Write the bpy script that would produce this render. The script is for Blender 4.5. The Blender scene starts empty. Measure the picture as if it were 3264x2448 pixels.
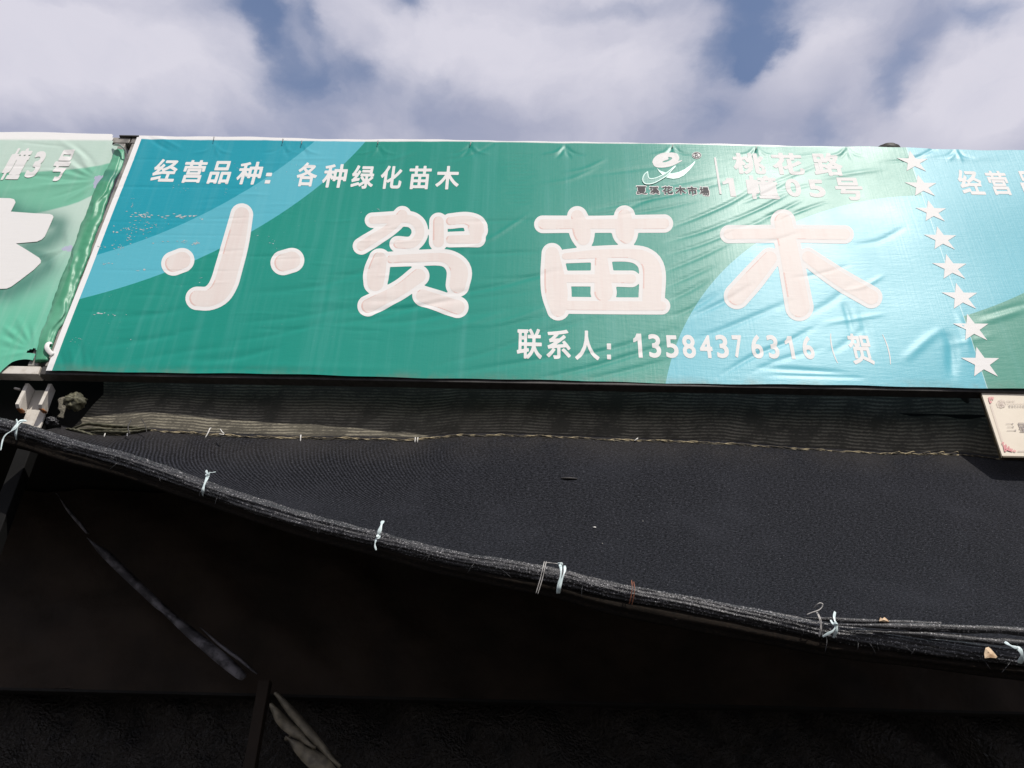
import bpy, bmesh, math, random
import numpy as np
from mathutils import Vector, Matrix, noise as mnoise
random.seed(7); rng = np.random.default_rng(7)
S = bpy.context.scene; COL = S.collection

# ------------------------------------------------------------------ camera
F, CX, CY = 2735.0, 1632.0, 1224.0            # focal length and centre in photo pixels
YAW, PIT, ROL = math.radians(-0.915), math.radians(33.285), math.radians(1.583)
EYE = np.array([0.0, 0.0, 1.6])
FW = np.array([math.sin(YAW)*math.cos(PIT), math.cos(YAW)*math.cos(PIT), math.sin(PIT)])
_r = np.array([math.cos(YAW), -math.sin(YAW), 0.0]); _u = np.cross(_r, FW)
RT = math.cos(ROL)*_r + math.sin(ROL)*_u; UP = -math.sin(ROL)*_r + math.cos(ROL)*_u
cam = bpy.data.cameras.new("camera"); camo = bpy.data.objects.new("camera", cam); COL.objects.link(camo)
M = Matrix.Identity(4)
for i in range(3):
    M[i][0], M[i][1], M[i][2], M[i][3] = RT[i], UP[i], -FW[i], EYE[i]
camo.matrix_world = M
cam.sensor_fit = 'HORIZONTAL'; cam.sensor_width = 36; cam.lens = 36*F/3264
cam.clip_start = 0.02; cam.clip_end = 3000
S.camera = camo

def ray(px, py):
    d = FW*F + RT*(px-CX) + UP*(CY-py)
    return d/np.linalg.norm(d)
def at(px, py, Y):                             # world point at depth Y seen at a photo pixel
    d = ray(px, py); return EYE + d*(Y/d[1])
D = 2.5                                        # banner plane

# ------------------------------------------------------------------ light
SUN = np.array([0.335, -0.72, 0.722]); SUN /= np.linalg.norm(SUN)
EXPOSURE = 0.0
sl = bpy.data.lights.new("sun", 'SUN'); sl.energy = 4.0; sl.angle = math.radians(0.5); sl.color = (1.0, 0.955, 0.89)
so = bpy.data.objects.new("sun", sl); COL.objects.link(so); so.location = (3, -6, 9)
so.rotation_euler = Vector(SUN).to_track_quat('Z', 'Y').to_euler()
S.view_settings.view_transform = 'Standard'; S.view_settings.look = 'None'
S.view_settings.exposure = EXPOSURE; S.view_settings.gamma = 1

class NT:                                       # small node-tree helper
    def __init__(s, tree): s.t = tree
    def n(s, typ, **kw):
        nd = s.t.nodes.new(typ)
        for k, v in kw.items():
            if k.startswith('i_'):
                key = k[2:]; key = int(key) if key.isdigit() else key.replace('_', ' ')
                s.set(nd.inputs[key], v)
            else: setattr(nd, k, v)
        return nd
    def set(s, sock, v):
        if isinstance(v, bpy.types.NodeSocket): s.t.links.new(v, sock)
        elif isinstance(v, bpy.types.Node): s.t.links.new(v.outputs[0], sock)
        else:
            if isinstance(v, tuple) and len(v) == 3 and sock.type == 'RGBA': v = (*v, 1)
            sock.default_value = v
    def m(s, op, a, b=0.0, c=0.0, clamp=False):
        nd = s.t.nodes.new('ShaderNodeMath'); nd.operation = op; nd.use_clamp = clamp
        for i, v in enumerate((a, b, c)): s.set(nd.inputs[i], v)
        return nd.outputs[0]
    def mix(s, f, a, b):
        nd = s.t.nodes.new('ShaderNodeMix'); nd.data_type = 'RGBA'; nd.clamp_factor = True
        s.set(nd.inputs[0], f); s.set(nd.inputs[6], a); s.set(nd.inputs[7], b)
        return nd.outputs[2]
    def ramp(s, f, lo, hi):
        nd = s.t.nodes.new('ShaderNodeMapRange'); nd.interpolation_type = 'SMOOTHSTEP'
        s.set(nd.inputs[0], f); s.set(nd.inputs[1], lo); s.set(nd.inputs[2], hi)
        return nd.outputs[0]
    def noise(s, vec, scale, detail=2.0, rough=0.5, dist=0.0):
        nd = s.n('ShaderNodeTexNoise'); s.set(nd.inputs['Vector'], vec)
        nd.inputs['Scale'].default_value = scale; nd.inputs['Detail'].default_value = detail
        nd.inputs['Roughness'].default_value = rough; nd.inputs['Distortion'].default_value = dist
        return nd.outputs[0]
    def scale(s, vec, v):
        nd = s.n('ShaderNodeVectorMath', operation='MULTIPLY'); s.set(nd.inputs[0], vec); nd.inputs[1].default_value = v
        return nd.outputs[0]

# ------------------------------------------------------------------ sky: Nishita with broken cloud
W = bpy.data.worlds.new("World"); S.world = W; W.use_nodes = True
wt = NT(W.node_tree); W.node_tree.nodes.clear()
sky = wt.n('ShaderNodeTexSky', sky_type='NISHITA', sun_disc=False)
sky.sun_elevation = math.asin(SUN[2]); sky.sun_rotation = math.atan2(SUN[0], SUN[1])
sky.air_density = 1.0; sky.dust_density = 0.6; sky.ozone_density = 2.0
tc = wt.n('ShaderNodeTexCoord')
sep = wt.n('ShaderNodeSeparateXYZ', i_0=tc.outputs['Generated'])
zz = wt.m('MAXIMUM', sep.outputs[2], 0.06)
plx = wt.m('DIVIDE', sep.outputs[0], zz); ply = wt.m('DIVIDE', sep.outputs[1], zz)
flat = wt.n('ShaderNodeCombineXYZ', i_0=plx, i_1=ply)
wob = wt.n('ShaderNodeTexNoise', i_Vector=flat.outputs[0], i_Scale=6.0, i_Detail=7.0, i_Roughness=0.58)
wv = wt.n('ShaderNodeVectorMath', operation='MULTIPLY_ADD', i_0=wob.outputs[1], i_1=(0.15, 0.15, 0), i_2=flat.outputs[0])
ws = wt.n('ShaderNodeSeparateXYZ', i_0=wv.outputs[0])
HOLES = [  # gaps of blue between the clouds: centre and radii on the cloud layer
    (870, 60, 70, 115, 1.0), (1010, 81, 48, 85, .7), (1136, 214, 55, 60, .5), (960, 243, 120, 75, .5), (1070, 300, 230, 80, .42), (960, 390, 120, 70, .3), (1328, 15, 75, 50, .8), (1400, 360, 220, 90, .22), (760, -60, 90, 90, .7), (620, 20, 130, 50, .2),
    (2407, 140, 100, 85, 1.1), (2370, 10, 170, 55, .6), (2414, 214, 48, 55, .75), (2259, 205, 85, 60, .42), (2244, 362, 100, 65, .48), (2872, 225, 80, 80, .62), (2872, 320, 52, 48, .42), (2636, 420, 65, 75, .55), (2960, 96, 150, 90, .3), (3167, 15, 120, 55, .6), (2680, 40, 120, 50, .3), (1964, 8, 150, 45, .5), (2450, -80, 120, 90, .8)]
gap = None
for hx, hy, rx, ry, wgt in HOLES:
    c = ray(hx, hy); a = ray(hx+rx, hy); b = ray(hx, hy+ry)
    P = lambda d: np.array([d[0]/d[2], d[1]/d[2]])
    ca, cb = np.linalg.norm(P(a)-P(c)), np.linalg.norm(P(b)-P(c)); cc = P(c) + 0.075
    qx = wt.m('DIVIDE', wt.m('SUBTRACT', ws.outputs[0], float(cc[0])), float(ca))
    qy = wt.m('DIVIDE', wt.m('SUBTRACT', ws.outputs[1], float(cc[1])), float(cb))
    r2 = wt.m('ADD', wt.m('MULTIPLY', qx, qx), wt.m('MULTIPLY', qy, qy))
    g = wt.m('MULTIPLY', wt.m('EXPONENT', wt.m('MULTIPLY', r2, -0.8)), wgt)
    gap = g if gap is None else wt.m('ADD', gap, g)
fine = wt.noise(wv.outputs[0], 8.0, 7.0, 0.6, 0.4)
far = wt.noise(flat.outputs[0], 1.6, 5.0, 0.55, 0.3)
gapf = wt.m('ADD', wt.m('MULTIPLY', gap, 0.85), wt.m('MULTIPLY', wt.m('SUBTRACT', fine, 0.5), 0.6))
blue = wt.m('MULTIPLY', wt.ramp(gapf, -0.05, 0.95), 0.95)
# away from the photographed part of the sky the same layer is broken by plain noise
near = wt.ramp(wt.m('ADD', wt.m('ABSOLUTE', plx), wt.m('ABSOLUTE', wt.m('SUBTRACT', ply, 0.7))), 1.0, 1.6)
blue = wt.m('ADD', wt.m('MULTIPLY', blue, wt.m('SUBTRACT', 1.0, near)), wt.m('MULTIPLY', wt.ramp(far, 0.5, 0.72), near))
shade = wt.noise(wv.outputs[0], 3.6, 7.0, 0.55, 0.3)
lowgrey = wt.ramp(ply, 0.66, 0.88)
shd = wt.m('ADD', wt.m('MULTIPLY', wt.ramp(shade, 0.34, 0.66), 0.62), wt.m('MULTIPLY', lowgrey, 0.42), clamp=True)
for hx, hy, rx, ry, wgt in [(330, 190, 420, 150, -.75), (1640, 190, 330, 140, -.7), (3180, 300, 190, 130, -.8), (2560, 200, 120, 120, -.55), (1500, 390, 300, 90, .35), (300, 430, 500, 70, .3), (2150, 60, 160, 110, .35), (2960, 90, 160, 90, .35), (120, 10, 260, 70, .3)]:
    c = ray(hx, hy); a = ray(hx+rx, hy); b = ray(hx, hy+ry); P = lambda d: np.array([d[0]/d[2], d[1]/d[2]])
    ca, cb = np.linalg.norm(P(a)-P(c)), np.linalg.norm(P(b)-P(c)); cc = P(c)+0.075
    qx = wt.m('DIVIDE', wt.m('SUBTRACT', ws.outputs[0], float(cc[0])), float(ca)); qy = wt.m('DIVIDE', wt.m('SUBTRACT', ws.outputs[1], float(cc[1])), float(cb))
    shd = wt.m('ADD', shd, wt.m('MULTIPLY', wt.m('EXPONENT', wt.m('MULTIPLY', wt.m('ADD', wt.m('MULTIPLY', qx, qx), wt.m('MULTIPLY', qy, qy)), -0.8)), wgt))
shd = wt.m('ADD', shd, 0.06, clamp=True)
cloudc = wt.mix(shd, (7.0, 6.85, 7.75), (3.9, 4.1, 5.4))
skyc = wt.n('ShaderNodeVectorMath', operation='MULTIPLY', i_0=sky.outputs[0], i_1=(1.95, 1.75, 1.70))
skyout = wt.mix(blue, cloudc, skyc.outputs[0])
skyout = wt.mix(wt.ramp(sep.outputs[2], 0.20, 0.05), skyout, (5.2, 5.4, 6.1))   # haze towards the horizon
bg = wt.n('ShaderNodeBackground', i_Color=skyout, i_Strength=0.1)
wo = wt.n('ShaderNodeOutputWorld', i_Surface=bg.outputs[0])

# ------------------------------------------------------------------ object helpers
def lin(r, g, b):
    f = lambda c: (c/255/12.92) if c/255 <= .04045 else ((c/255+.055)/1.055)**2.4
    return (f(r), f(g), f(b))
def wloc(o):
    p = Vector((0, 0, 0))
    while o: p += o.location; o = o.parent
    return p
def thing(name, label, cat, loc, group=None):
    o = bpy.data.objects.new(name, None); COL.objects.link(o); o.location = Vector(loc); o.empty_display_size = 0.05
    o['label'] = label; o['category'] = cat
    if group: o['group'] = group
    return o
def tag(o, label, cat, group=None):
    o['label'] = label; o['category'] = cat
    if group: o['group'] = group
    return o
def mesh(name, V, Fc, mat, parent=None, smooth=True, uv=None, label=None, col=None, matidx=None, solid=0, origin=None):
    """one mesh object from world-space vertices"""
    V = np.asarray(V, float)
    base = np.array(wloc(parent)) if parent else (V.mean(axis=0) if origin is None else np.array(origin))
    me = bpy.data.meshes.new(name)
    me.from_pydata((V-base).tolist(), [], [tuple(int(i) for i in f) for f in Fc])
    for mm in (mat if isinstance(mat, (list, tuple)) else [mat]): me.materials.append(mm)
    me.polygons.foreach_set('use_smooth', [smooth]*len(me.polygons))
    if matidx is not None: me.polygons.foreach_set('material_index', matidx)
    if uv is not None:
        l = me.uv_layers.new(name='uv'); idx = np.zeros(len(me.loops), int); me.loops.foreach_get('vertex_index', idx)
        l.data.foreach_set('uv', np.asarray(uv, np.float32)[idx].ravel())
    if col is not None:
        a = me.color_attributes.new('print', 'FLOAT_COLOR', 'POINT')
        a.data.foreach_set('color', np.concatenate([np.asarray(col), np.ones((len(V), 1))], 1).astype(np.float32).ravel())
    me.validate(); me.update()
    o = bpy.data.objects.new(name, me); COL.objects.link(o)
    if parent: o.parent = parent
    else: o.location = Vector(base)
    if label: o['label'] = label
    if solid:
        md = o.modifiers.new('solid', 'SOLIDIFY'); md.thickness = solid; md.offset = -1
    return o
def box(c, s, rot=None):
    c = np.array(c, float); h = np.array(s, float)/2
    v = np.array([[x, y, z] for x in (-1, 1) for y in (-1, 1) for z in (-1, 1)], float)*h
    if rot is not None: v = v @ np.array(rot).T
    f = [(0, 1, 3, 2), (4, 6, 7, 5), (0, 4, 5, 1), (2, 3, 7, 6), (0, 2, 6, 4), (1, 5, 7, 3)]
    return v + c, f
def join(parts):
    V, Fc, n = [], [], 0
    for v, f in parts:
        V.append(np.asarray(v, float)); Fc += [tuple(int(i)+n for i in q) for q in f]; n += len(v)
    return np.concatenate(V), Fc
def bevel(o, w=0.003, seg=2):
    md = o.modifiers.new('bevel', 'BEVEL'); md.width = w; md.segments = seg; md.limit_method = 'ANGLE'
    return o
def smoothpath(pts, n):
    """Catmull-Rom through pts, n samples spread evenly along it"""
    P = np.asarray(pts, float); P = np.concatenate([[2*P[0]-P[1]], P, [2*P[-1]-P[-2]]])
    out = []
    for i in range(1, len(P)-2):
        for t in np.linspace(0, 1, 24, endpoint=False):
            a, b, c, d = P[i-1], P[i], P[i+1], P[i+2]
            out.append(0.5*(2*b + (c-a)*t + (2*a-5*b+4*c-d)*t*t + (3*b-a-3*c+d)*t**3))
    out.append(P[-2]); out = np.array(out)
    L = np.concatenate([[0], np.cumsum(np.linalg.norm(np.diff(out, axis=0), axis=1))])
    q = np.linspace(0, L[-1], n)
    return np.stack([np.interp(q, L, out[:, k]) for k in range(out.shape[1])], 1), q
def tube(path, rad, seg=8, sec=None, flat=1.0, ref=(0, 0, 1)):
    """swept tube; rad a number or list; sec(i, theta) multiplies the radius; flat squashes it towards the ref direction"""
    P = np.asarray(path, float); n = len(P); V, Fc, UV = [], [], []
    T = np.gradient(P, axis=0); T /= np.linalg.norm(T, axis=1)[:, None]+1e-12
    L = np.concatenate([[0], np.cumsum(np.linalg.norm(np.diff(P, axis=0), axis=1))])
    rad = np.full(n, rad) if np.isscalar(rad) else np.asarray(rad)
    for i in range(n):
        b = np.cross(T[i], ref)
        if np.linalg.norm(b) < 1e-3: b = np.cross(T[i], (1, 0, 0.3))
        b /= np.linalg.norm(b); nn = np.cross(b, T[i])
        for k in range(seg):
            th = 2*math.pi*k/seg; r = rad[i]*(sec(i, th) if sec else 1)
            V.append(P[i] + (b*math.cos(th) + nn*math.sin(th)*flat)*r); UV.append((L[i], th*rad[i]))
    for i in range(n-1):
        for k in range(seg):
            k2 = (k+1) % seg; Fc.append((i*seg+k, i*seg+k2, (i+1)*seg+k2, (i+1)*seg+k))
    Fc.append(tuple(range(seg))[::-1]); Fc.append(tuple((n-1)*seg+k for k in range(seg)))
    return np.array(V), Fc, np.array(UV)
def grid(nu, nv):
    return [(i*nv+j, (i+1)*nv+j, (i+1)*nv+j+1, i*nv+j+1) for i in range(nu-1) for j in range(nv-1)]
def fold(n, seed=0, f=1.0):
    return np.array([mnoise.fractal(Vector((i*0.05*f, seed*3.7, 1.3)), 0.6, 2.0, 3) for i in range(n)])

# ------------------------------------------------------------------ materials
def mat(name, col, rough=0.6, spec=0.5, metal=0.0, build=None):
    m = bpy.data.materials.new(name); m.use_nodes = True; t = NT(m.node_tree)
    b = m.node_tree.nodes['Principled BSDF']
    b.inputs['Base Color'].default_value = (*col, 1); b.inputs['Roughness'].default_value = rough
    b.inputs['Specular IOR Level'].default_value = spec; b.inputs['Metallic'].default_value = metal
    if build: build(t, b)
    return m
def bump(t, b, h, strength, dist):
    nd = t.n('ShaderNodeBump', i_Strength=strength, i_Distance=dist, i_Height=h); t.set(b.inputs['Normal'], nd.outputs[0])
def worn(colA, colB, sc=18, lo=0.35, hi=0.7, bs=0.15, bd=0.002):
    def f(t, b):
        p = t.n('ShaderNodeNewGeometry').outputs['Position']
        n1 = t.noise(p, sc, 6, 0.6); t.set(b.inputs['Base Color'], t.mix(t.ramp(n1, lo, hi), colA, colB))
        bump(t, b, t.noise(p, sc*9, 3), bs, bd)
    return f

PVC_ROUGH = 0.365
def pvc(t, b, p=None):
    """the vinyl's own surface: fine vertical ribs of the scrim, tiny dents, dusty patches in its gloss"""
    p = t.n('ShaderNodeNewGeometry').outputs['Position']
    sp = t.n('ShaderNodeSeparateXYZ', i_0=p)
    cr = t.noise(t.scale(p, (9, 9, 45)), 2.2, 5, 0.62)
    rib = t.noise(t.scale(p, (150, 1, 7)), 1.0, 2, 0.5)
    weave = t.noise(t.scale(p, (260, 260, 520)), 1.0, 1, 0.5)
    h = t.m('ADD', t.m('MULTIPLY', cr, 0.55), t.m('ADD', t.m('MULTIPLY', rib, 0.2), t.m('MULTIPLY', weave, 0.07)))
    bump(t, b, h, 0.14, 0.006)
    r = t.m('ADD', PVC_ROUGH-0.05, t.m('MULTIPLY', t.noise(p, 3.5, 5, 0.6), 0.12)); t.set(b.inputs['Roughness'], r)
    return p, sp

def fitcircle(pts):
    Q = np.array([at(x, y, D)[[0, 2]] for x, y in pts])
    A = np.c_[2*Q, np.ones(len(Q))]; s = np.linalg.lstsq(A, (Q**2).sum(1), rcond=None)[0]
    return s[0], s[1], math.sqrt(s[2]+s[0]**2+s[1]**2)
C_UP = fitcircle([(800, 601), (669, 671), (593, 706), (452, 756), (307, 820), (999, 449), (942, 503), (888, 538), (834, 574), (736, 631)])
C_LO = fitcircle([(1162, 450), (1105, 511), (1018, 593), (942, 650), (872, 696), (801, 736), (698, 789), (506, 874), (362, 923), (239, 961)])
C_BIG = fitcircle([(2140, 1213), (2141, 1165), (2161, 1065), (2188, 1000), (2200, 981), (2225, 942), (2301, 863), (2377, 806), (2415, 780), (2545, 714), (2643, 679), (2738, 646), (2900, 611)])
C_REP = fitcircle([(3039, 900), (3072, 883), (3150, 850), (3212, 821), (3264, 794)] )
X_L = at(166, 1133, D)[0]; X_SEAM = (at(2890, 466, D)[0]+at(3142, 1233, D)[0])/2
Z_T = at(1632, 450, D)[2]; Z_B = at(1632, 1209, D)[2]
GREEN, TEAL, CYAN, WHITE = (0.003, 0.232, 0.175), (0.006, 0.275, 0.35), (0.085, 0.395, 0.48), (0.70, 0.685, 0.665)

def print_main(t, b):
    p, sp = pvc(t, b)
    x, z = sp.outputs[0], sp.outputs[2]
    def inside(c):                               # 1 inside the printed circle
        dx, dz = t.m('SUBTRACT', x, float(c[0])), t.m('SUBTRACT', z, float(c[1]))
        r = t.m('SQRT', t.m('ADD', t.m('MULTIPLY', dx, dx), t.m('MULTIPLY', dz, dz)))
        return t.m('LESS_THAN', r, float(c[2]))
    right = t.m('GREATER_THAN', x, X_SEAM)
    left = t.m('SUBTRACT', 1.0, right)
    c = t.mix(inside(C_LO), GREEN, CYAN); c = t.mix(inside(C_UP), c, TEAL)
    c = t.mix(inside(C_BIG), c, CYAN)
    repd = (C_LO[0]+(X_SEAM-X_L), C_LO[1], C_LO[2])
    rc = t.mix(inside(repd), (0.045, 0.25, 0.185), (0.085, 0.385, 0.47))  # right of the seam: glare painted in, cyan where the print is teal
    c = t.mix(right, c, rc)
    seam = t.m('LESS_THAN', t.m('ABSOLUTE', t.m('SUBTRACT', x, X_SEAM)), 0.0016)
    c = t.mix(t.m('MULTIPLY', seam, 0.5), c, (0.6, 0.75, 0.75))
    # sun-faded vertical bands of the print heads
    fade = t.noise(t.scale(p, (26, 1, 1.2)), 1.0, 3, 0.6)
    c = t.mix(t.m('MULTIPLY', t.ramp(fade, 0.45, 0.78), 0.07), c, (0.30, 0.60, 0.62))
    # unprinted white margins, wider at the left end of the top edge
    zt = t.m('ADD', Z_T, t.m('MULTIPLY', t.m('ADD', x, -0.25), -0.002))
    mw = t.m('MAXIMUM', t.m('ADD', 0.012, t.m('MULTIPLY', t.m('ADD', x, 1.0), -0.0085)), 0.001)
    mw = t.m('ADD', mw, t.m('MULTIPLY', t.noise(t.scale(p, (14, 1, 1)), 1.0, 3), 0.006))
    top = t.ramp(t.m('SUBTRACT', z, t.m('SUBTRACT', zt, mw)), -0.006, 0.002)
    top = t.m('MULTIPLY', top, t.m('SUBTRACT', 1.0, t.ramp(x, 0.9, 1.5)))
    lft = t.m('LESS_THAN', x, X_L+0.0215)
    c = t.mix(t.m('MAXIMUM', top, lft), c, (0.76, 0.75, 0.74))
    # grime along the lower hem, dust specks where the ink has gone
    dirt = t.m('MULTIPLY', t.ramp(t.m('SUBTRACT', z, Z_B), 0.045, -0.005), t.ramp(t.noise(p, 9, 5, 0.65), 0.38, 0.7))
    c = t.mix(t.m('MULTIPLY', dirt, 0.55), c, (0.13, 0.17, 0.13))
    sc = t.noise(t.scale(p, (34, 1, 60)), 1.0, 8, 0.72)
    lx = t.ramp(x, -0.2, -1.3)
    c = t.mix(t.m('MULTIPLY', t.ramp(sc, 0.66, 0.72), t.m('MULTIPLY', lx, 0.55)), c, (0.55, 0.58, 0.56))
    t.set(b.inputs['Base Color'], c)
def print_attr(t, b):
    p, sp = pvc(t, b)
    a = t.n('ShaderNodeAttribute', attribute_name='print')
    st = t.noise(t.scale(p, (24, 1, 1.5)), 1.0, 3, 0.6)
    t.set(b.inputs['Base Color'], t.mix(t.m('MULTIPLY', t.ramp(st, 0.45, 0.8), 0.12), a.outputs[0], (0.7, 0.74, 0.7)))
def print_plain(col, streak=0.0, streakcol=(0.75, 0.5, 0.46), gloss=0.0):
    def f(t, b):
        p, sp = pvc(t, b)
        n1 = t.noise(t.scale(p, (30, 1, 2.0)), 1.0, 3, 0.6)
        c = t.mix(t.m('MULTIPLY', t.ramp(n1, 0.4, 0.7), streak), col, streakcol)
        g = t.noise(t.scale(p, (6, 1, 26)), 1.0, 6, 0.66)
        c = t.mix(t.m('MULTIPLY', t.ramp(g, 0.56, 0.74), 0.22), c, (0.5, 0.49, 0.46))
        t.set(b.inputs['Base Color'], c)
        if gloss: t.t.links.remove(b.inputs['Roughness'].links[0]); b.inputs['Roughness'].default_value = PVC_ROUGH+gloss
    return f
M_BAN = mat('banner_print', GREEN, PVC_ROUGH, 0.30, build=print_main)
M_BAN2 = mat('neighbour_print', GREEN, PVC_ROUGH, 0.28, build=print_attr)
M_WHITE = mat('print_white', WHITE, PVC_ROUGH, build=print_plain(WHITE, gloss=.26))
M_PINK = mat('print_pink', WHITE, PVC_ROUGH, build=print_plain((0.665, 0.60, 0.56), 0.35, (0.62, 0.50, 0.455), gloss=.2))
M_RED = mat('print_red_edge', (0.75, 0.4, 0.36), PVC_ROUGH, build=print_plain((0.62, 0.43, 0.385), gloss=.2))
M_LEAF = mat('print_leaf', (0.55, 0.8, 0.74), PVC_ROUGH, build=print_plain((0.55, 0.78, 0.71)))
M_PGREEN = mat('print_green', GREEN, PVC_ROUGH, build=print_plain((0.05, 0.27, 0.22)))
M_INK = mat('print_ink', (0.05, 0.045, 0.05), 0.6, 0.2, build=print_plain((0.05, 0.045, 0.05), gloss=.2))
M_FLAKE = mat('peeled_vinyl', (0.55, 0.56, 0.55), 0.6, build=print_plain((0.42, 0.47, 0.47)))

def net(name, dark, light, dust=None, rows=0.0, arcs=False, glint=None, gloss=0.42, contrast=(0.42, 0.72), spec=0.5):
    def f(t, b):
        uv = t.n('ShaderNodeUVMap').outputs[0]
        s = t.n('ShaderNodeSeparateXYZ', i_0=uv)
        p = t.n('ShaderNodeNewGeometry').outputs['Position']
        g1 = t.noise(uv, 120, 4, 0.9); g2 = t.noise(t.scale(uv, (90, 220, 1)), 1.0, 2, 0.7)
        g = t.m('ADD', t.m('MULTIPLY', g1, 0.6), t.m('MULTIPLY', g2, 0.4))
        h = g
        if arcs:                                  # knit rows that show as curved lines near the lifted left end
            q = t.m('ADD', t.m('SUBTRACT', s.outputs[0], t.m('MULTIPLY', s.outputs[1], t.m('MULTIPLY', s.outputs[1], 1.5))), t.m('MULTIPLY', t.noise(uv, 2.5, 2, 0.5), 0.10))
            w = t.m('MULTIPLY', t.m('ADD', t.m('SINE', t.m('MULTIPLY', q, 2*math.pi/0.0125)), 1.0), 0.5)
            msk = t.m('MULTIPLY', t.ramp(s.outputs[0], 1.75, 0.9), t.ramp(s.outputs[1], 0.0, 0.12))
            g = t.m('ADD', g, t.m('MULTIPLY', t.m('MULTIPLY', t.m('SUBTRACT', w, 0.55), 0.17), msk)); h = g
        if rows:
            wob = t.noise(uv, 3.0, 3, 0.5)
            ph = t.m('ADD', t.m('MULTIPLY', s.outputs[1], 2*math.pi/rows), t.m('ADD', t.m('MULTIPLY', wob, 22.0), t.m('MULTIPLY', t.noise(uv, 40, 2, 0.6), 3.0)))
            w = t.m('MULTIPLY', t.m('ADD', t.m('SINE', ph), 1.0), 0.5)
            g = t.m('ADD', t.m('MULTIPLY', g, 0.78), t.m('MULTIPLY', t.m('MULTIPLY', w, 0.30), t.ramp(t.noise(uv, 12, 3, 0.6), 0.25, 0.65))); h = g
        big = t.noise(p, 4.0, 5, 0.6)
        c = t.mix(t.ramp(g, *contrast), dark, light)
        if dust:
            dv = t.m('MULTIPLY', t.ramp(s.outputs[1], dust[1], 0.0), t.ramp(big, 0.25, 0.7))
            c = t.mix(t.m('MULTIPLY', dv, dust[2]), c, dust[0])
        c = t.mix(t.m('MULTIPLY', t.ramp(big, 0.45, 0.8), 0.25), c, light)
        if glint: c = t.mix(t.ramp(t.noise(uv, glint[0], 2, 0.7), glint[1], glint[1]+0.08), c, glint[2])  # sparkle of the fibres painted into the base colour as pale specks
        t.set(b.inputs['Base Color'], c); bump(t, b, h, 0.7, 0.004)
    return mat(name, dark, gloss, spec, build=f)
M_NET = net('black_shade_net', (0.0016, 0.0019, 0.0028), (0.032, 0.0335, 0.041), ((0.042, 0.036, 0.030), 0.22, 0.45), arcs=True, glint=(170, 0.63, (0.075, 0.076, 0.084)), contrast=(0.40, 0.68), gloss=.7, spec=.08)
M_TAN = net('dusty_shade_net', (0.065, 0.059, 0.046), (0.235, 0.212, 0.160), None, rows=0.0115, gloss=0.8, spec=.2)
M_OLIVE = net('olive_net', (0.045, 0.043, 0.024), (0.17, 0.16, 0.10), None, rows=0.012, gloss=0.7)
M_ROLL = net('rolled_net', (0.007, 0.007, 0.008), (0.06, 0.058, 0.06), None, gloss=0.35, contrast=(0.42, 0.70), spec=0.5, glint=(200, 0.58, (0.34, 0.33, 0.335)))
M_UNDER = net('net_underside', (0.007, 0.006, 0.005), (0.026, 0.018, 0.012), None, gloss=0.9, spec=.1)
def rusty(t, b):
    p = t.n('ShaderNodeNewGeometry').outputs['Position']
    n1 = t.noise(p, 22, 7, 0.62); n2 = t.noise(p, 70, 4, 0.6)
    c = t.mix(t.ramp(n1, 0.45, 0.7), (0.60, 0.56, 0.50), (0.45, 0.40, 0.34))
    c = t.mix(t.ramp(t.m('ADD', n1, t.m('MULTIPLY', n2, 0.5)), 0.92, 1.02), c, (0.22, 0.075, 0.022))
    t.set(b.inputs['Base Color'], c); bump(t, b, n2, 0.2, 0.001)
M_STEEL = mat('painted_steel', (0.58, 0.54, 0.48), 0.55, 0.4, build=rusty)
M_GREYST = mat('grey_steel', (0.22, 0.21, 0.2), 0.5, 0.4, build=worn((0.30, 0.28, 0.25), (0.14, 0.13, 0.12), 25))
M_RUST = mat('rust', (0.25, 0.08, 0.02), 0.8, build=worn((0.33, 0.12, 0.03), (0.14, 0.05, 0.02), 60))
M_DARKST = mat('dark_steel', (0.04, 0.036, 0.032), 0.6, build=worn((0.05, 0.045, 0.04), (0.025, 0.022, 0.02), 40))
M_TIE = mat('tie_film', (0.66, 0.76, 0.75), 0.35, 0.5, build=worn((0.70, 0.80, 0.79), (0.48, 0.58, 0.58), 60))
M_WIRE = mat('wire', (0.45, 0.43, 0.40), 0.4, 0.5, build=worn((0.5, 0.48, 0.45), (0.3, 0.28, 0.26), 80))
M_COPPER = mat('copper_wire', (0.20, 0.075, 0.045), 0.4, build=worn((0.24, 0.09, 0.05), (0.12, 0.05, 0.03), 90))
M_CORD = mat('cord', (0.4, 0.33, 0.2), 0.8, build=worn((0.40, 0.33, 0.20), (0.06, 0.05, 0.035), 28, 0.42, 0.58))
M_CLIP = mat('plastic_clip', (0.72, 0.70, 0.64), 0.4, build=worn((0.75, 0.73, 0.68), (0.55, 0.53, 0.48), 70))
M_BOARD = mat('cream_board', (0.78, 0.70, 0.575), 0.45, build=worn((0.66, 0.585, 0.47), (0.61, 0.535, 0.425), 6, bs=0.03))
M_BOARDE = mat('board_edge', (0.12, 0.085, 0.03), 0.6, build=worn((0.07, 0.05, 0.015), (0.03, 0.022, 0.01), 30))
M_ORN = mat('red_ornament', (0.62, 0.22, 0.22), 0.5, build=worn((0.62, 0.24, 0.235), (0.56, 0.19, 0.20), 40, bs=0.02))
M_BTEXT = mat('board_text', (0.23, 0.19, 0.18), 0.5, build=worn((0.24, 0.20, 0.19), (0.2, 0.17, 0.16), 40, bs=0.02))
M_BLINE = mat('board_line', (0.5, 0.4, 0.36), 0.5, build=worn((0.50, 0.41, 0.37), (0.46, 0.37, 0.33), 40, bs=0.02))
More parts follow.
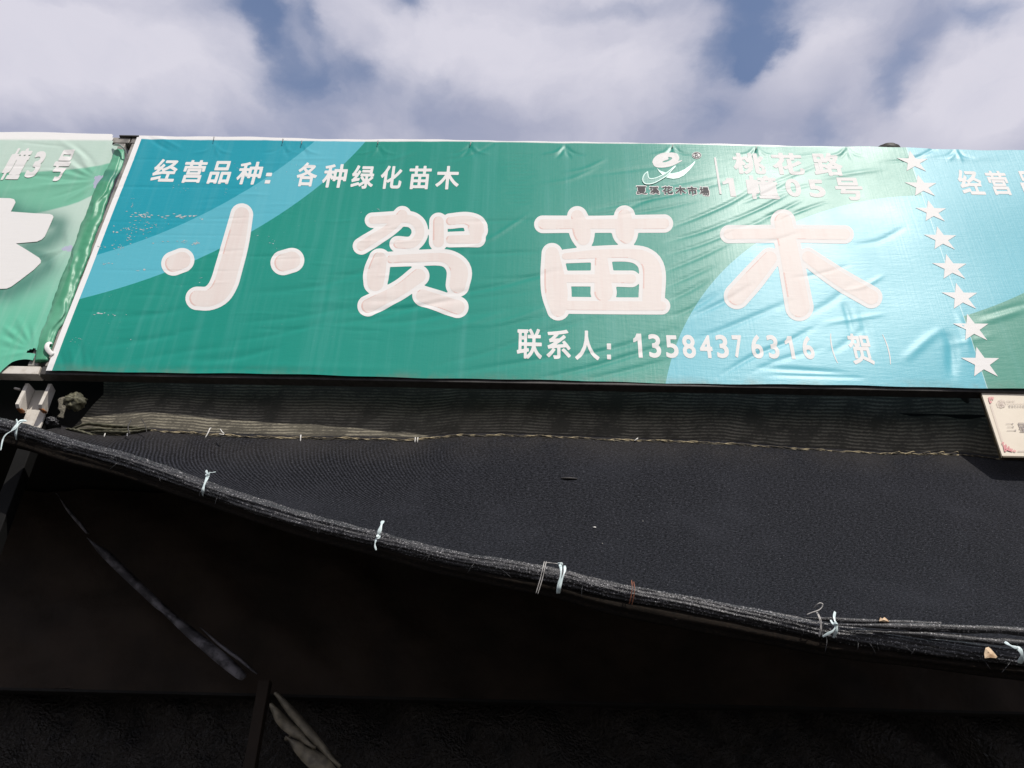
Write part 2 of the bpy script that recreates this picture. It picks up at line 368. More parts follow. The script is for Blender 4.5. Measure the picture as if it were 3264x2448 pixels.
M_TARP = mat('dark_tarp', (0.02, 0.015, 0.012), 0.75, 0.25, build=worn((0.046, 0.031, 0.021), (0.024, 0.017, 0.012), 3.5, 0.3, 0.72, 0.4, 0.01))
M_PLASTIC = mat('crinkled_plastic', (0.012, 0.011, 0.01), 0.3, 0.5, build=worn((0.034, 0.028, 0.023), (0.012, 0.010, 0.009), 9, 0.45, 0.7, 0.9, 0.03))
M_GREYTARP = mat('grey_lining', (0.2, 0.2, 0.21), 0.7, 0.2, build=worn((0.25, 0.235, 0.25), (0.08, 0.075, 0.08), 16, 0.4, 0.6))
M_PLANK = mat('plank', (0.25, 0.2, 0.15), 0.7, build=worn((0.28, 0.24, 0.17), (0.14, 0.12, 0.09), 30))
M_SHADEST = mat('steel_in_shade', (0.006, 0.006, 0.006), 0.8, 0.2, build=worn((0.007, 0.0068, 0.0066), (0.004, 0.004, 0.004), 12))  # near-black colour standing in for shade on the steel, not dirt
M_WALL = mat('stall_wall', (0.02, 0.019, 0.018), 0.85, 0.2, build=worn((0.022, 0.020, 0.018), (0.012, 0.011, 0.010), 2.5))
M_ASPH = mat('asphalt', (0.05, 0.05, 0.05), 0.9, 0.3, build=worn((0.058, 0.056, 0.053), (0.038, 0.037, 0.036), 3, bs=0.4, bd=0.01))
M_EARTH = mat('floor_earth', (0.03, 0.026, 0.021), 0.95, 0.2, build=worn((0.034, 0.029, 0.023), (0.02, 0.017, 0.014), 4, bs=0.4, bd=0.01))
M_TANWOOD = mat('split_wood', (0.62, 0.44, 0.27), 0.7, build=worn((0.66, 0.50, 0.33), (0.42, 0.25, 0.13), 45))

# ------------------------------------------------------------------ ground
g = mesh('ground', [(-900, -900, 0), (900, -900, 0), (900, 900, 0), (-900, 900, 0)], [(0, 1, 2, 3)], M_ASPH, smooth=False, origin=(0, 0, 0)); g['kind'] = 'structure'
g = mesh('floor', [(-4.5, 2.35, 0.004), (4.5, 2.35, 0.004), (4.5, 6.2, 0.004), (-4.5, 6.2, 0.004)], [(0, 1, 2, 3)], M_EARTH, smooth=False, origin=(0, 4, 0)); g['kind'] = 'structure'

# ------------------------------------------------------------------ folds of the main banner (height towards the street, metres)
FOLDS = []   # (path in plane coordinates, half width, amplitude)
def crease(pts, w, a):
    P, _ = smoothpath([at(x, y, D)[[0, 2]] for x, y in pts], 14); FOLDS.append((P, w, a))
for pts, w, a in [
    ([(1480, 812), (1600, 808), (1730, 800)], .010, -1.6), ([(1470, 709), (1580, 706), (1705, 701)], .009, -1.4), ([(1520, 892), (1640, 886), (1740, 876)], .010, -1.2),
    ([(1330, 968), (1540, 948), (1730, 922)], .012, -1.2), ([(1240, 1010), (1500, 1000), (1720, 968)], .014, -1.0), ([(1150, 960), (1300, 955), (1420, 952)], .013, -1.2),
    ([(1420, 1192), (1640, 1158), (1750, 1140), (1950, 1110), (2150, 1045)], .012, -2.4), ([(1380, 1165), (1560, 1120), (1720, 1062), (1900, 1010)], .012, -1.7),
    ([(1690, 1212), (1870, 1172), (2010, 1130), (2160, 1085)], .011, -2.4), ([(1860, 1212), (2000, 1178), (2140, 1142)], .011, -1.9), ([(1560, 1050), (1690, 1020), (1800, 995)], .011, -1.2),
    ([(2130, 728), (2230, 690), (2330, 645), (2420, 590)], .010, -2.2), ([(2125, 770), (2240, 738), (2360, 690)], .010, -2.0), ([(2120, 812), (2240, 778), (2380, 720)], .009, -1.6),
    ([(2110, 868), (2230, 820), (2330, 772)], .010, -1.7), ([(2120, 915), (2220, 872), (2280, 845)], .010, -1.5), ([(2125, 960), (2200, 925), (2260, 890)], .011, -1.6), ([(2130, 1010), (2200, 985), (2290, 930)], .011, -1.8),
    ([(1890, 668), (2050, 640), (2200, 610), (2330, 575)], .011, -2.0), ([(1950, 690), (2100, 668), (2230, 640)], .009, -1.4), ([(2000, 610), (2150, 590), (2300, 560)], .010, -1.3), ([(1860, 560), (2000, 545), (2200, 520)], .012, -1.1),
    ([(2330, 705), (2430, 660), (2520, 612)], .008, -2.2), ([(2390, 718), (2470, 680), (2560, 634)], .008, -2.2), ([(2360, 650), (2440, 615), (2520, 570)], .008, -1.9), ([(2420, 600), (2520, 560), (2620, 520)], .009, -1.4), ([(2480, 705), (2560, 668), (2640, 640)], .007, -1.7),
    ([(2200, 1010), (2310, 960), (2400, 905)], .011, -2.0), ([(2205, 1085), (2340, 1035), (2520, 960)], .012, -1.8), ([(2290, 1200), (2400, 1135), (2510, 1090), (2600, 1040)], .010, -2.2), ([(2390, 1190), (2480, 1150), (2620, 1110)], .010, -1.3),
    ([(2420, 1172), (2560, 1180), (2700, 1188)], .010, -1.8), ([(2450, 1195), (2600, 1200), (2760, 1204)], .007, -1.5), ([(2560, 1010), (2650, 960), (2720, 900)], .014, -1.3), ([(2690, 960), (2706, 1010), (2716, 1060)], .013, -1.8), ([(2740, 980), (2760, 1050), (2775, 1120)], .014, -1.3),
    ([(2640, 1130), (2700, 1090), (2760, 1040)], .013, -1.1), ([(3010, 1060), (3030, 1100), (3035, 1200)], .018, -3.6), ([(3010, 1048), (2960, 1078), (2880, 1150)], .016, 2.0), ([(3050, 1000), (3075, 1060), (3090, 1130)], .012, 1.6),
    ([(3120, 1030), (3190, 1010), (3264, 985)], .016, 2.2), ([(3130, 1010), (3220, 985), (3300, 960)], .012, -1.6), ([(2850, 480), (3050, 500), (3200, 495)], .02, 1.2),
    ([(470, 432), (500, 455), (545, 480)], .009, -2.6), ([(500, 435), (540, 452), (580, 474)], .008, 2.2), ([(190, 1120), (200, 1150), (205, 1185)], .008, -2.0), ([(225, 1105), (232, 1140), (236, 1185)], .009, 2.2), ([(255, 1090), (262, 1140), (264, 1186)], .008, -2.2), ([(285, 1120), (290, 1150), (292, 1186)], .008, -1.6), ([(215, 1010), (200, 1060), (180, 1100)], .010, 1.2),
    ([(400, 1180), (700, 1178), (1000, 1186)], .012, -1.3), ([(700, 1165), (1000, 1172), (1300, 1178)], .016, 1.2), ([(900, 980), (1150, 985), (1350, 972)], .015, -0.9)]:
    crease(pts, w, a*0.001)
for k in range(15):                               # short compression creases where two widths of vinyl are welded
    y = 495+k*11+random.uniform(-3, 3); crease([(1610+random.uniform(-12, 12), y), (1660, y-1), (1695+random.uniform(-15, 15), y-2)], .0045, -.0009)
for k in range(60):                               # faint horizontal crumples of a banner once folded small
    x, y = random.uniform(260, 1250), random.uniform(500, 1120); L = random.uniform(60, 190)
    crease([(x, y), (x+L/2, y+random.uniform(-4, 4)), (x+L, y+random.uniform(-6, 3))], random.uniform(.005, .008), random.choice([-1, 1])*random.uniform(.0005, .0012))
for k in range(16):                               # long soft waves between the ties of the lower hem
    x, y = random.uniform(250, 1500), random.uniform(930, 1170); L = random.uniform(220, 480)
    crease([(x, y), (x+L/2, y-L*random.uniform(.02, .09)), (x+L, y-L*random.uniform(.1, .22))], random.uniform(.011, .019), random.choice([-1, -1, 1])*random.uniform(.0013, .0027))
for x in (682, 902, 962, 1205, 1500, 1800, 2144, 2411, 2700, 3050):   # short pulls under each pin of the upper hem
    for dx in (-46, -18, 12, 40):
        crease([(x, 452+x*.006), (x+dx*.6, 475+x*.006), (x+dx*1.5, 470+x*.006+abs(30-abs(dx)*.4))], .0065, random.choice([-1, 1])*random.uniform(.0009, .0017))
for k in range(22):                               # faint sagging ripples across the middle of the sheet
    x, y = random.uniform(900, 3000), random.uniform(480, 1150); L = random.uniform(120, 300)
    crease([(x, y), (x+L/2, y-L*.08), (x+L, y-L*random.uniform(.15, .4))], random.uniform(.007, .012), random.choice([-1, 1])*random.uniform(.0008, .0017))
for y in (592, 706, 745, 860):                    # old fold lines of the vinyl
    crease([(250, y), (480, y+2), (800, y+6)], .005, -.0008)
def hmain(x, z):
    x = np.asarray(x, float); z = np.asarray(z, float); h = np.zeros_like(x)
    h += .0035*np.sin(2.1*x+.6)*np.sin(3.3*z) + .0016*np.sin(7.3*x+2.2*z) + .001*np.sin(11*z-4*x+1)
    for P, w, a in FOLDS:
        m = (x > P[:, 0].min()-4*w) & (x < P[:, 0].max()+4*w) & (z > P[:, 1].min()-4*w) & (z < P[:, 1].max()+4*w)
        if not m.any(): continue
        qx, qz = x[m], z[m]; best = np.full(len(qx), 9.); tt = np.zeros(len(qx)); n = len(P)-1
        for i in range(n):
            d = P[i+1]-P[i]; L2 = d@d+1e-12
            t = np.clip(((qx-P[i, 0])*d[0]+(qz-P[i, 1])*d[1])/L2, 0, 1)
            r = np.hypot(qx-P[i, 0]-t*d[0], qz-P[i, 1]-t*d[1]); c = r < best
            best[c] = r[c]; tt[c] = (i+t[c])/n
        h[m] += a*np.exp(-(best/w)**2)*np.sin(np.pi*np.clip(tt, .02, .98))**.6
    return h

# ------------------------------------------------------------------ lettering helpers
def filled(sdf, x0, y0, x1, y1, step):
    """filled marching squares of sdf<0 over a pixel rectangle: points and faces in photo pixels"""
    xs = np.arange(x0, x1+step, step); ys = np.arange(y0, y1+step, step)
    X, Y = np.meshgrid(xs, ys, indexing='ij'); Vv = sdf(X, Y)
    pts, idx, faces = [], {}, []
    def corner(i, j):
        k = ('c', i, j)
        if k not in idx: idx[k] = len(pts); pts.append((xs[i], ys[j]))
        return idx[k]
    def edge(i, j, i2, j2):
        k = ('e', min((i, j), (i2, j2)), max((i, j), (i2, j2)))
        if k not in idx:
            a, b = Vv[i, j], Vv[i2, j2]; t = a/(a-b); idx[k] = len(pts)
            pts.append((xs[i]+(xs[i2]-xs[i])*t, ys[j]+(ys[j2]-ys[j])*t))
        return idx[k]
    act = np.argwhere(np.minimum.reduce([Vv[:-1, :-1], Vv[1:, :-1], Vv[:-1, 1:], Vv[1:, 1:]]) < 0)
    for i, j in act:
        cs = [(i, j), (i+1, j), (i+1, j+1), (i, j+1)]; poly = []
        for k in range(4):
            a, b = cs[k], cs[(k+1) % 4]
            if Vv[a] < 0: poly.append(corner(*a))
            if (Vv[a] < 0) != (Vv[b] < 0): poly.append(edge(*a, *b))
        if len(poly) >= 3: faces.append(poly)
    return np.array(pts), faces
def strokes(paths):
    """signed distance of a union of round brush strokes: each path is a list of (x, y, radius)"""
    segs = []
    for p in paths:
        q = np.array(p, float)
        if len(q) > 2: q, _ = smoothpath(q, 40)
        for a, b in zip(q[:-1], q[1:]): segs.append((a, b))
    def f(X, Y, inset=0.0):
        out = np.full(X.shape, 1e9)
        for a, b in segs:
            d = b[:2]-a[:2]; L2 = d@d+1e-9
            t = np.clip(((X-a[0])*d[0]+(Y-a[1])*d[1])/L2, 0, 1)
            out = np.minimum(out, np.hypot(X-a[0]-t*d[0], Y-a[1]-t*d[1])-(a[2]+(b[2]-a[2])*t)+inset)
        return out
    return f
def lay(pts, off, hf=hmain, Y=D):
    """photo pixels on the sheet -> world points lying off metres in front of it"""
    W_ = np.array([at(x, y, Y) for x, y in pts])
    W_[:, 1] -= hf(W_[:, 0], W_[:, 2]) + off
    return W_
def orient(V, Fc):
    V = np.asarray(V); out = []
    for f in Fc:
        a, b, c = V[f[0]], V[f[1]], V[f[2]]
        q = list(f); n = np.zeros(3)
        for k in range(len(q)): n += np.cross(V[q[k]]-V[q[0]], V[q[(k+1) % len(q)]]-V[q[0]])
        out.append(q if n[1] < 0 else q[::-1])
    return out
def zc(o, s, paths): return [[(o[0]+u*s, o[1]+v*s, r*s) for u, v, r in p] for p in paths]
_glyphs = {}
def glyph(ch, bold):
    """one character as a filled mesh in its own unit box; bold thickens its strokes (in em)"""
    k = (ch, bold)
    if k in _glyphs: return _glyphs[k]
    c = bpy.data.curves.new('glyph', 'FONT'); c.body = ch
    o = bpy.data.objects.new('glyph', c); COL.objects.link(o); bpy.context.view_layer.update()
    cu = o.to_curve(bpy.context.evaluated_depsgraph_get()); A, B = [], []
    for sp in cu.splines:
        bp = sp.bezier_points; n = len(bp); pts = []
        for i in range(n):
            a, b = bp[i], bp[(i+1) % n]
            p = [np.array(q[:2]) for q in (a.co, a.handle_right, b.handle_left, b.co)]
            straight = abs(np.cross(p[3]-p[0], p[1]-p[0]))+abs(np.cross(p[3]-p[0], p[2]-p[0])) < 1e-6
            for t in ([0] if straight else np.linspace(0, 1, 6)[:-1]):
                pts.append((1-t)**3*p[0]+3*t*(1-t)**2*p[1]+3*t*t*(1-t)*p[2]+t**3*p[3])
        pts = np.array(pts); A.append(pts); B.append(np.roll(pts, -1, 0))
    o.to_curve_clear(); bpy.data.objects.remove(o); bpy.data.curves.remove(c)
    A = np.concatenate(A); B = np.concatenate(B)
    if ch == '.': A = np.array([(0, 0), (.1, 0), (.1, .1), (0, .1)]); B = np.roll(A, -1, 0); bold = 0
    if ch == '1':                                 # the flagged one of the sign's own typeface
        A = np.array([(0, .64), (0, .78), (.26, .85), (.44, 1), (1, 1), (1, 0), (.52, 0), (.52, .72), (.2, .655)])*[.42, 1]; B = np.roll(A, -1, 0); bold = 0
    def sdf(X, Y):
        d = np.full(X.shape, 9.); wn = np.zeros(X.shape)
        for (ax, ay), (bx, by) in zip(A, B):
            ex, ey = bx-ax, by-ay; L2 = ex*ex+ey*ey+1e-12
            t = np.clip(((X-ax)*ex+(Y-ay)*ey)/L2, 0, 1); d = np.minimum(d, np.hypot(X-ax-t*ex, Y-ay-t*ey))
            cr = ex*(Y-ay)-ey*(X-ax)
            wn += np.where((ay <= Y) & (by > Y) & (cr > 0), 1, 0)-np.where((ay > Y) & (by <= Y) & (cr < 0), 1, 0)
        return np.where(wn != 0, -d, d)-bold
    m = bold+.03; P, Fc = filled(sdf, A[:, 0].min()-m, A[:, 1].min()-m, A[:, 0].max()+m, A[:, 1].max()+m, .0171)
    P = (P-P.min(0))/(P.max(0)-P.min(0)); _glyphs[k] = (P, Fc); return P, Fc
def letter(ch, bb, off, bold=0.02, hf=hmain, Y=D, grow=0.0, skew=0.0):
    x0, y0, x1, y1 = bb; xc, yc = (x0+x1)/2, (y0+y1)/2
    lean = abs((1753-xc)/(yc+2964))*(y1-y0)*0.85; x0 += lean/2-grow; x1 -= lean/2-grow; y0 -= grow; y1 += grow
    xl, xr = at(x0, yc, Y)[0], at(x1, yc, Y)[0]; zt, zb = at(xc, y0, Y)[2], at(xc, y1, Y)[2]
    V, Fc = glyph(ch, bold)
    x = xl+(xr-xl)*V[:, 0]+skew*(V[:, 1]-.5)*(zt-zb); z = zb+(zt-zb)*V[:, 1]
    W_ = np.stack([x, Y-hf(x, z)-off, z], 1)
    return W_, orient(W_, Fc)
def zb_(o, s, b): return (o[0]+b[0]*s, o[1]+b[1]*s, o[0]+b[2]*s, o[1]+b[3]*s)

# ------------------------------------------------------------------ the main banner
BAN = thing('shop_banner', 'long green and blue vinyl shop banner with four big white characters and stars', 'banner', at(1632, 1209, D))
zt_l = lambda x: Z_T-0.002*(x-.25)
def sheet(xl, xr, step, top, bot, hf, keep=None):
    nx = int((xr-xl)/step)+1; nz = int((top(0)-bot(0))/step)+1
    V = np.zeros((nx, nz, 3)); xs = np.linspace(xl, xr, nx)
    for i, x in enumerate(xs):
        z = np.linspace(bot(x), top(x), nz); V[i, :, 0] = x; V[i, :, 2] = z
    V[:, :, 1] = D-hf(V[:, :, 0].ravel(), V[:, :, 2].ravel()).reshape(nx, nz)
    return V.reshape(-1, 3), grid(nx, nz)
edge_t = lambda x: zt_l(x)+.0022*math.sin(9*x)+.0012*math.sin(31*x+1)
edge_b = lambda x: Z_B+.0015*math.sin(6*x+1)+.001*math.sin(23*x)
V, Fc = sheet(X_L, 2.15, 0.0056, edge_t, edge_b, hmain)
mesh('banner_sheet', V, orient(V, Fc), M_BAN, BAN)
BIG = [
 ('小', zc((480, 630), .23508, [[(1235, 230, 155), (1150, 620, 182), (1050, 1000, 190), (1005, 1150, 190), (925, 1290, 182), (790, 1370, 165), (635, 1370, 160)],
    [(310, 890, 168), (425, 845, 168)], [(1800, 890, 172), (1915, 855, 172)]])),
 ('贺', zc((1000, 600), .27125, [[(690, 370, 92), (1080, 355, 95), (1200, 400, 98), (1245, 480, 98), (1235, 570, 98), (1150, 655, 95), (985, 655, 96)],
    [(1040, 308, 106), (880, 470, 100), (560, 680, 102)], [(1465, 395, 108), (1465, 630, 112)],
    [(1600, 390, 92), (1780, 378, 96), (1900, 430, 118), (1930, 500, 118)], [(1600, 607, 92), (1925, 603, 97)], [(1905, 470, 140), (1910, 540, 120)],
    [(775, 835, 130), (735, 1000, 152), (725, 1115, 140)], [(900, 835, 90), (1200, 820, 95), (1500, 815, 98), (1640, 870, 122), (1710, 980, 148), (1690, 1135, 140)],
    [(1232, 1028, 128), (1000, 1195, 118), (635, 1385, 122)], [(1275, 1258, 118), (1690, 1395, 130)]])),
 ('苗', zc((1600, 600), .27125, [[(480, 430, 103), (1000, 425, 100), (1905, 420, 106)], [(885, 335, 120), (935, 500, 150), (955, 590, 125)], [(1440, 330, 124), (1445, 500, 155), (1460, 570, 125)],
    [(590, 770, 125), (612, 1000, 160), (640, 1220, 178), (660, 1420, 136)], [(740, 800, 82), (1100, 772, 96), (1500, 765, 100), (1690, 830, 130), (1767, 980, 155), (1760, 1300, 155)],
    [(740, 1376, 100), (1880, 1380, 99)], [(1168, 850, 122), (1195, 1220, 155)], [(740, 1060, 93), (1250, 1058, 95), (1525, 1062, 98)]])),
 ('木', zc((2200, 600), .31646, [[(390, 467, 92), (1000, 460, 92), (1555, 465, 94)], [(935, 335, 127), (1035, 850, 138), (1100, 1193, 144)], [(800, 710, 110), (620, 920, 128), (470, 1086, 132)], [(1185, 695, 98), (1500, 908, 110), (1825, 1095, 113)]]))]
for ch, paths in BIG:
    f = strokes(paths); q = np.array([p for s_ in paths for p in s_]); R = q[:, 2].max()
    bx = (q[:, 0].min()-R-4, q[:, 1].min()-R-4, q[:, 0].max()+R+4, q[:, 1].max()+R+4)
    P, Fc = filled(f, *bx, 3.0); V = lay(P, .0006)
    ol = mesh('big_character', V, orient(V, Fc), M_WHITE, BAN, label='big white rounded character with pale pink fill')
    P, Fc = filled(lambda X, Y: f(X, Y, 12.5), *bx, 2.0); V = lay(P, .0009)
    cx_ = np.array([P[list(q)].mean(0) for q in Fc]); X, Y = cx_[:, 0], cx_[:, 1]
    red = (f(X-4.5, Y+1, 12.5) > 0) & (0.9*np.sin(X*.021+Y*.047+len(paths))+.9*np.sin(Y*.031-X*.017)+.1 < 0)   # slivers where the older print shows
    mesh('character_fill', V, orient(V, Fc), [M_PINK, M_RED], ol, matidx=red.astype(int).tolist())
def text_part(name, items, mt, off, bold, label=None, hf=hmain, Y=D, parent=BAN, grow=0.0, skew=0.0):
    for ch, bb in items:
        V, Fc = letter(ch, bb, off, bold, hf, Y, grow, skew); o = mesh('character', V, Fc, mt, parent, smooth=True, label=label)
    return o
oA, sA, oB, sB = (460, 480), .22604, (920, 500), .26221
text_part('lettering', [(c, zb_(oA, sA, b)) for c, b in (('经', (78, 108, 508, 432)), ('营', (490, 125, 900, 452)), ('品', (880, 140, 1268, 468)), ('种', (1280, 155, 1695, 478)), ('.', (1712, 312, 1805, 362)), ('.', (1695, 415, 1780, 465)))] +
    [(c, zb_(oB, sB, b)) for c, b in (('各', (75, 65, 375, 358)), ('种', (395, 82, 730, 370)), ('绿', (745, 97, 1058, 380)), ('化', (1100, 103, 1395, 383)), ('苗', (1445, 108, 1745, 390)), ('木', (1780, 113, 2085, 397)))],
    M_WHITE, .0008, .026, 'white line of lettering at the upper left of the banner')
oC, sC, oD, sD = (1600, 1000), .29837, (2200, 1000), .31646
text_part('lettering', [(c, zb_(oC, sC, b)) for c, b in (('联', (158, 162, 430, 482)), ('系', (475, 170, 735, 482)), ('人', (775, 178, 1042, 492)), ('.', (1120, 312, 1168, 372)), ('.', (1122, 430, 1168, 480)), ('1', (1400, 205, 1505, 460)), ('3', (1560, 208, 1708, 462)), ('5', (1740, 222, 1895, 464)), ('8', (1918, 218, 2080, 468)))] +
    [(c, zb_(oD, sD, b)) for c, b in (('4', (85, 208, 235, 440)), ('3', (250, 207, 398, 443)), ('7', (418, 213, 543, 440)), ('6', (598, 210, 748, 450)), ('3', (762, 213, 908, 452)), ('1', (945, 225, 1060, 455)), ('6', (1110, 225, 1262, 460)), ('贺', (1570, 200, 1858, 512)))],
    M_WHITE, .0008, .024, 'white contact name and phone number along the lower edge')
text_part('lettering', [(c, zb_(oD, sD, b)) for c, b in (('(', (1395, 198, 1482, 498)), (')', (1940, 210, 2035, 510)))], M_WHITE, .0008, .006, 'thin white brackets of the contact line')
oE, sE = (2280, 470), .22604
text_part('lettering', [(c, zb_(oE, sE, b)) for c, b in (('桃', (225, 85, 720, 382)), ('花', (775, 80, 1270, 385)), ('路', (1340, 80, 1820, 400)), ('1', (90, 440, 290, 700)), ('幢', (415, 400, 910, 730)), ('0', (970, 440, 1230, 692)), ('5', (1290, 450, 1570, 700)), ('号', (1660, 425, 2115, 740)))],
    M_WHITE, .0008, .034, 'bold white address in two lines at the upper right')
oF, sF = (2764, 440), .48216
text_part('lettering', [(c, zb_(oF, sF, b)) for c, b in (('经', (583, 205, 785, 370)), ('营', (778, 212, 968, 372)), ('品', (985, 215, 1170, 378)), ('种', (1190, 220, 1380, 382)))], M_WHITE, .0008, .026, 'white lettering cut off at the right of the stars')
oG, sG = (2000, 470), .14467
small = [(c, zb_(oG, sG, b)) for c, b in (('夏', (190, 875, 425, 1045)), ('溪', (480, 882, 700, 1045)), ('花', (760, 878, 1000, 1045)), ('木', (1045, 880, 1285, 1040)), ('市', (1315, 885, 1540, 1072)), ('場', (1575, 890, 1805, 1082)))]
text_part('lettering', small, M_WHITE, .0008, .06, 'small white-edged dark lettering under the rose emblem', grow=2.5)
text_part('lettering', small, M_INK, .0013, .034, 'small dark lettering under the rose emblem')
EMB = mesh('rose_emblem', *(lambda P, Fc: (lambda V: (V, orient(V, Fc)))(lay(P, .0008)))(*filled(strokes(zc(oG, sG, [[(870, 265, 30), (770, 283, 45), (712, 335, 42), (755, 385, 36), (880, 372, 36), (1000, 315, 45), (1062, 250, 78), (990, 190, 58), (850, 185, 50), (700, 235, 62), (608, 325, 60), (640, 402, 52), (780, 430, 38), (950, 402, 35), (1090, 352, 22), (1190, 312, 10)]])), 2070, 484, 2180, 545, 1.5)), M_WHITE, BAN, label='white swirl rose emblem over a pale leaf bowl')
def poly_part(name, pts, off, mt, parent, hf=hmain, Y=D, smoothn=0, label=None):
    p = np.array(pts, float)
    if smoothn: p, _ = smoothpath(np.vstack([p, p[:1]]), smoothn); p = p[:-1]
    bm = bmesh.new(); vs = [bm.verts.new((x, -y, 0)) for x, y in p]
    es = [bm.edges.new((vs[i], vs[(i+1) % len(vs)])) for i in range(len(vs))]
    bmesh.ops.triangle_fill(bm, edges=es, use_beauty=True, normal=(0, 0, 1))
    bm.verts.index_update(); P = np.array([(v.co.x, -v.co.y) for v in bm.verts]); Fc = [[v.index for v in f.verts] for f in bm.faces]; bm.free()
    V = lay(P, off, hf, Y); return mesh(name, V, orient(V, Fc), mt, parent, label=label)
Z2 = lambda pts: [(oG[0]+u*sG, oG[1]+v*sG) for u, v in pts]
poly_part('leaf_bowl', Z2([(640, 475), (720, 540), (850, 585), (980, 600), (1120, 570), (1250, 510), (1380, 420), (1480, 325), (1490, 345), (1440, 430), (1350, 540), (1230, 650), (1120, 705), (1000, 722), (860, 695), (760, 630), (690, 560)]), .0016, M_LEAF, EMB)
LEAF = [(440, 565), (380, 610), (335, 690), (335, 770), (380, 825), (480, 835), (600, 805), (760, 720), (880, 640), (960, 550), (1060, 440), (1030, 450), (900, 560), (750, 650), (600, 710), (490, 720), (455, 680)]
poly_part('leaf_blade', Z2(LEAF), .0024, M_PGREEN, EMB)
V, Fc = (lambda P, Fc: (lay(P, .0032), Fc))(*filled(strokes(zc(oG, sG, [[(u, v, 10) for u, v in LEAF+LEAF[:1]]])), 2044, 528, 2160, 596, 1.2)); mesh('leaf_outline', V, orient(V, Fc), M_LEAF, EMB)
ring = [(1520+88*math.cos(a), 195+58*math.sin(a), 17) for a in np.linspace(0, 2*math.pi, 25)]
V, Fc = (lambda P, Fc: (lay(P, .0018), Fc))(*filled(lambda X, Y: np.minimum(strokes(zc(oG, sG, [ring]))(X, Y), np.hypot((X-2219.9)/1.35, Y-498.2)-11.0), 2200, 484, 2240, 512, 1.2)); rg = mesh('registered_mark', V, orient(V, Fc), M_WHITE, BAN)
ring2 = [(1520+86*math.cos(a), 195+54*math.sin(a), 7) for a in np.linspace(0, 2*math.pi, 25)]
V, Fc = (lambda P, Fc: (lay(P, .0026), Fc))(*filled(strokes(zc(oG, sG, [ring2])), 2200, 484, 2240, 512, 1.0)); mesh('mark_ring', V, orient(V, Fc), M_INK, rg)
text_part('mark_letter', [('R', zb_(oG, sG, (1475, 158, 1568, 236)))], M_INK, .0027, .0, parent=rg)
poly_part('divider_line', Z2([(1900, 240), (1945, 240), (2072, 1048), (2025, 1048)]), .0018, M_WHITE, BAN)
for l, r in [((195, 130), (402, 135)), ((247, 290), (460, 297)), ((318, 462), (522, 465)), ((372, 640), (588, 645)), ((428, 828), (655, 832)), ((490, 1022), (725, 1028)), ((562, 1227), (797, 1238)), ((617, 1455), (868, 1462))]:
    A = at(oF[0]+l[0]*sF, oF[1]+l[1]*sF, D); B = at(oF[0]+r[0]*sF, oF[1]+r[1]*sF, D)
    R = (B[0]-A[0])/1.902; cx, cz = (A[0]+B[0])/2, (A[2]+B[2])/2-.309*R; V, Fc = [(cx, cz)], []
    for k in range(10):
        a = math.pi/2+k*math.pi/5; rr = R if k % 2 == 0 else R*.385; V.append((cx+rr*math.cos(a), cz+rr*math.sin(a)))
    V = np.array(V); W3 = np.stack([V[:, 0], D-hmain(V[:, 0], V[:, 1])-.0013, V[:, 1]], 1)
    mesh('star', W3, orient(W3, [(0, k+1, (k+1) % 10+1) for k in range(10)]), M_WHITE, BAN)
# flakes where the printed film has peeled to the pale backing
fl = []
def flake(x, y, L, h):
    n = random.randint(6, 9); p = []
    for k in range(n):
        a = 2*math.pi*k/n; p.append((x+L*math.cos(a)*random.uniform(.45, 1), y+h*math.sin(a)*random.uniform(.4, 1)))
    V = lay(p, .0006+random.uniform(0, .0002)); fl.append((V, orient(V, [tuple(range(n))])))
for x, y, n, sx, sy, L in [(450, 685, 26, 28, 8, 7), (560, 690, 14, 45, 4, 8), (600, 688, 4, 12, 2, 12), (470, 712, 14, 22, 10, 4), (420, 728, 16, 24, 3, 6), (440, 742, 14, 30, 8, 5), (412, 760, 12, 8, 12, 4), (372, 740, 5, 14, 2, 6), (380, 785, 14, 10, 12, 4), (330, 785, 6, 14, 4, 5),
        (560, 770, 8, 30, 3, 5), (620, 773, 10, 22, 3, 6), (340, 840, 6, 16, 3, 5), (443, 861, 2, 8, 2, 9), (850, 764, 5, 40, 14, 3), (864, 777, 3, 5, 2, 6), (570, 600, 9, 20, 6, 3), (720, 610, 7, 3, 16, 3), (423, 658, 9, 3, 16, 3), (300, 1002, 6, 24, 3, 9), (380, 1004, 4, 22, 3, 5), (416, 1083, 1, 1, 1, 5), (250, 1085, 8, 14, 6, 3), (1180, 665, 6, 30, 5, 3), (640, 893, 3, 12, 5, 4), (750, 530, 6, 90, 4, 3), (500, 705, 8, 30, 12, 3), (900, 540, 6, 60, 20, 2.5)]:
    for _ in range(n): flake(random.gauss(x, sx), random.gauss(y, sy), L*random.uniform(.35, 1.1), L*random.uniform(.12, .4))
V, Fc = join(fl); mesh('peeled_flakes', V, Fc, M_FLAKE, BAN, label='pale flakes where the film has peeled off')['kind'] = 'stuff'
# the margin of the sheet curls loose at its lower left corner
p, _ = smoothpath([at(163, 1092, D-.004), at(152, 1096, D-.012), at(149, 1108, D-.016), at(156, 1120, D-.012), at(168, 1131, D-.006)], 16)
V, Fc, _ = tube(p, .009, 8, flat=.25, ref=(0, 1, 0)); mesh('curled_corner', V, Fc, M_WHITE, BAN)

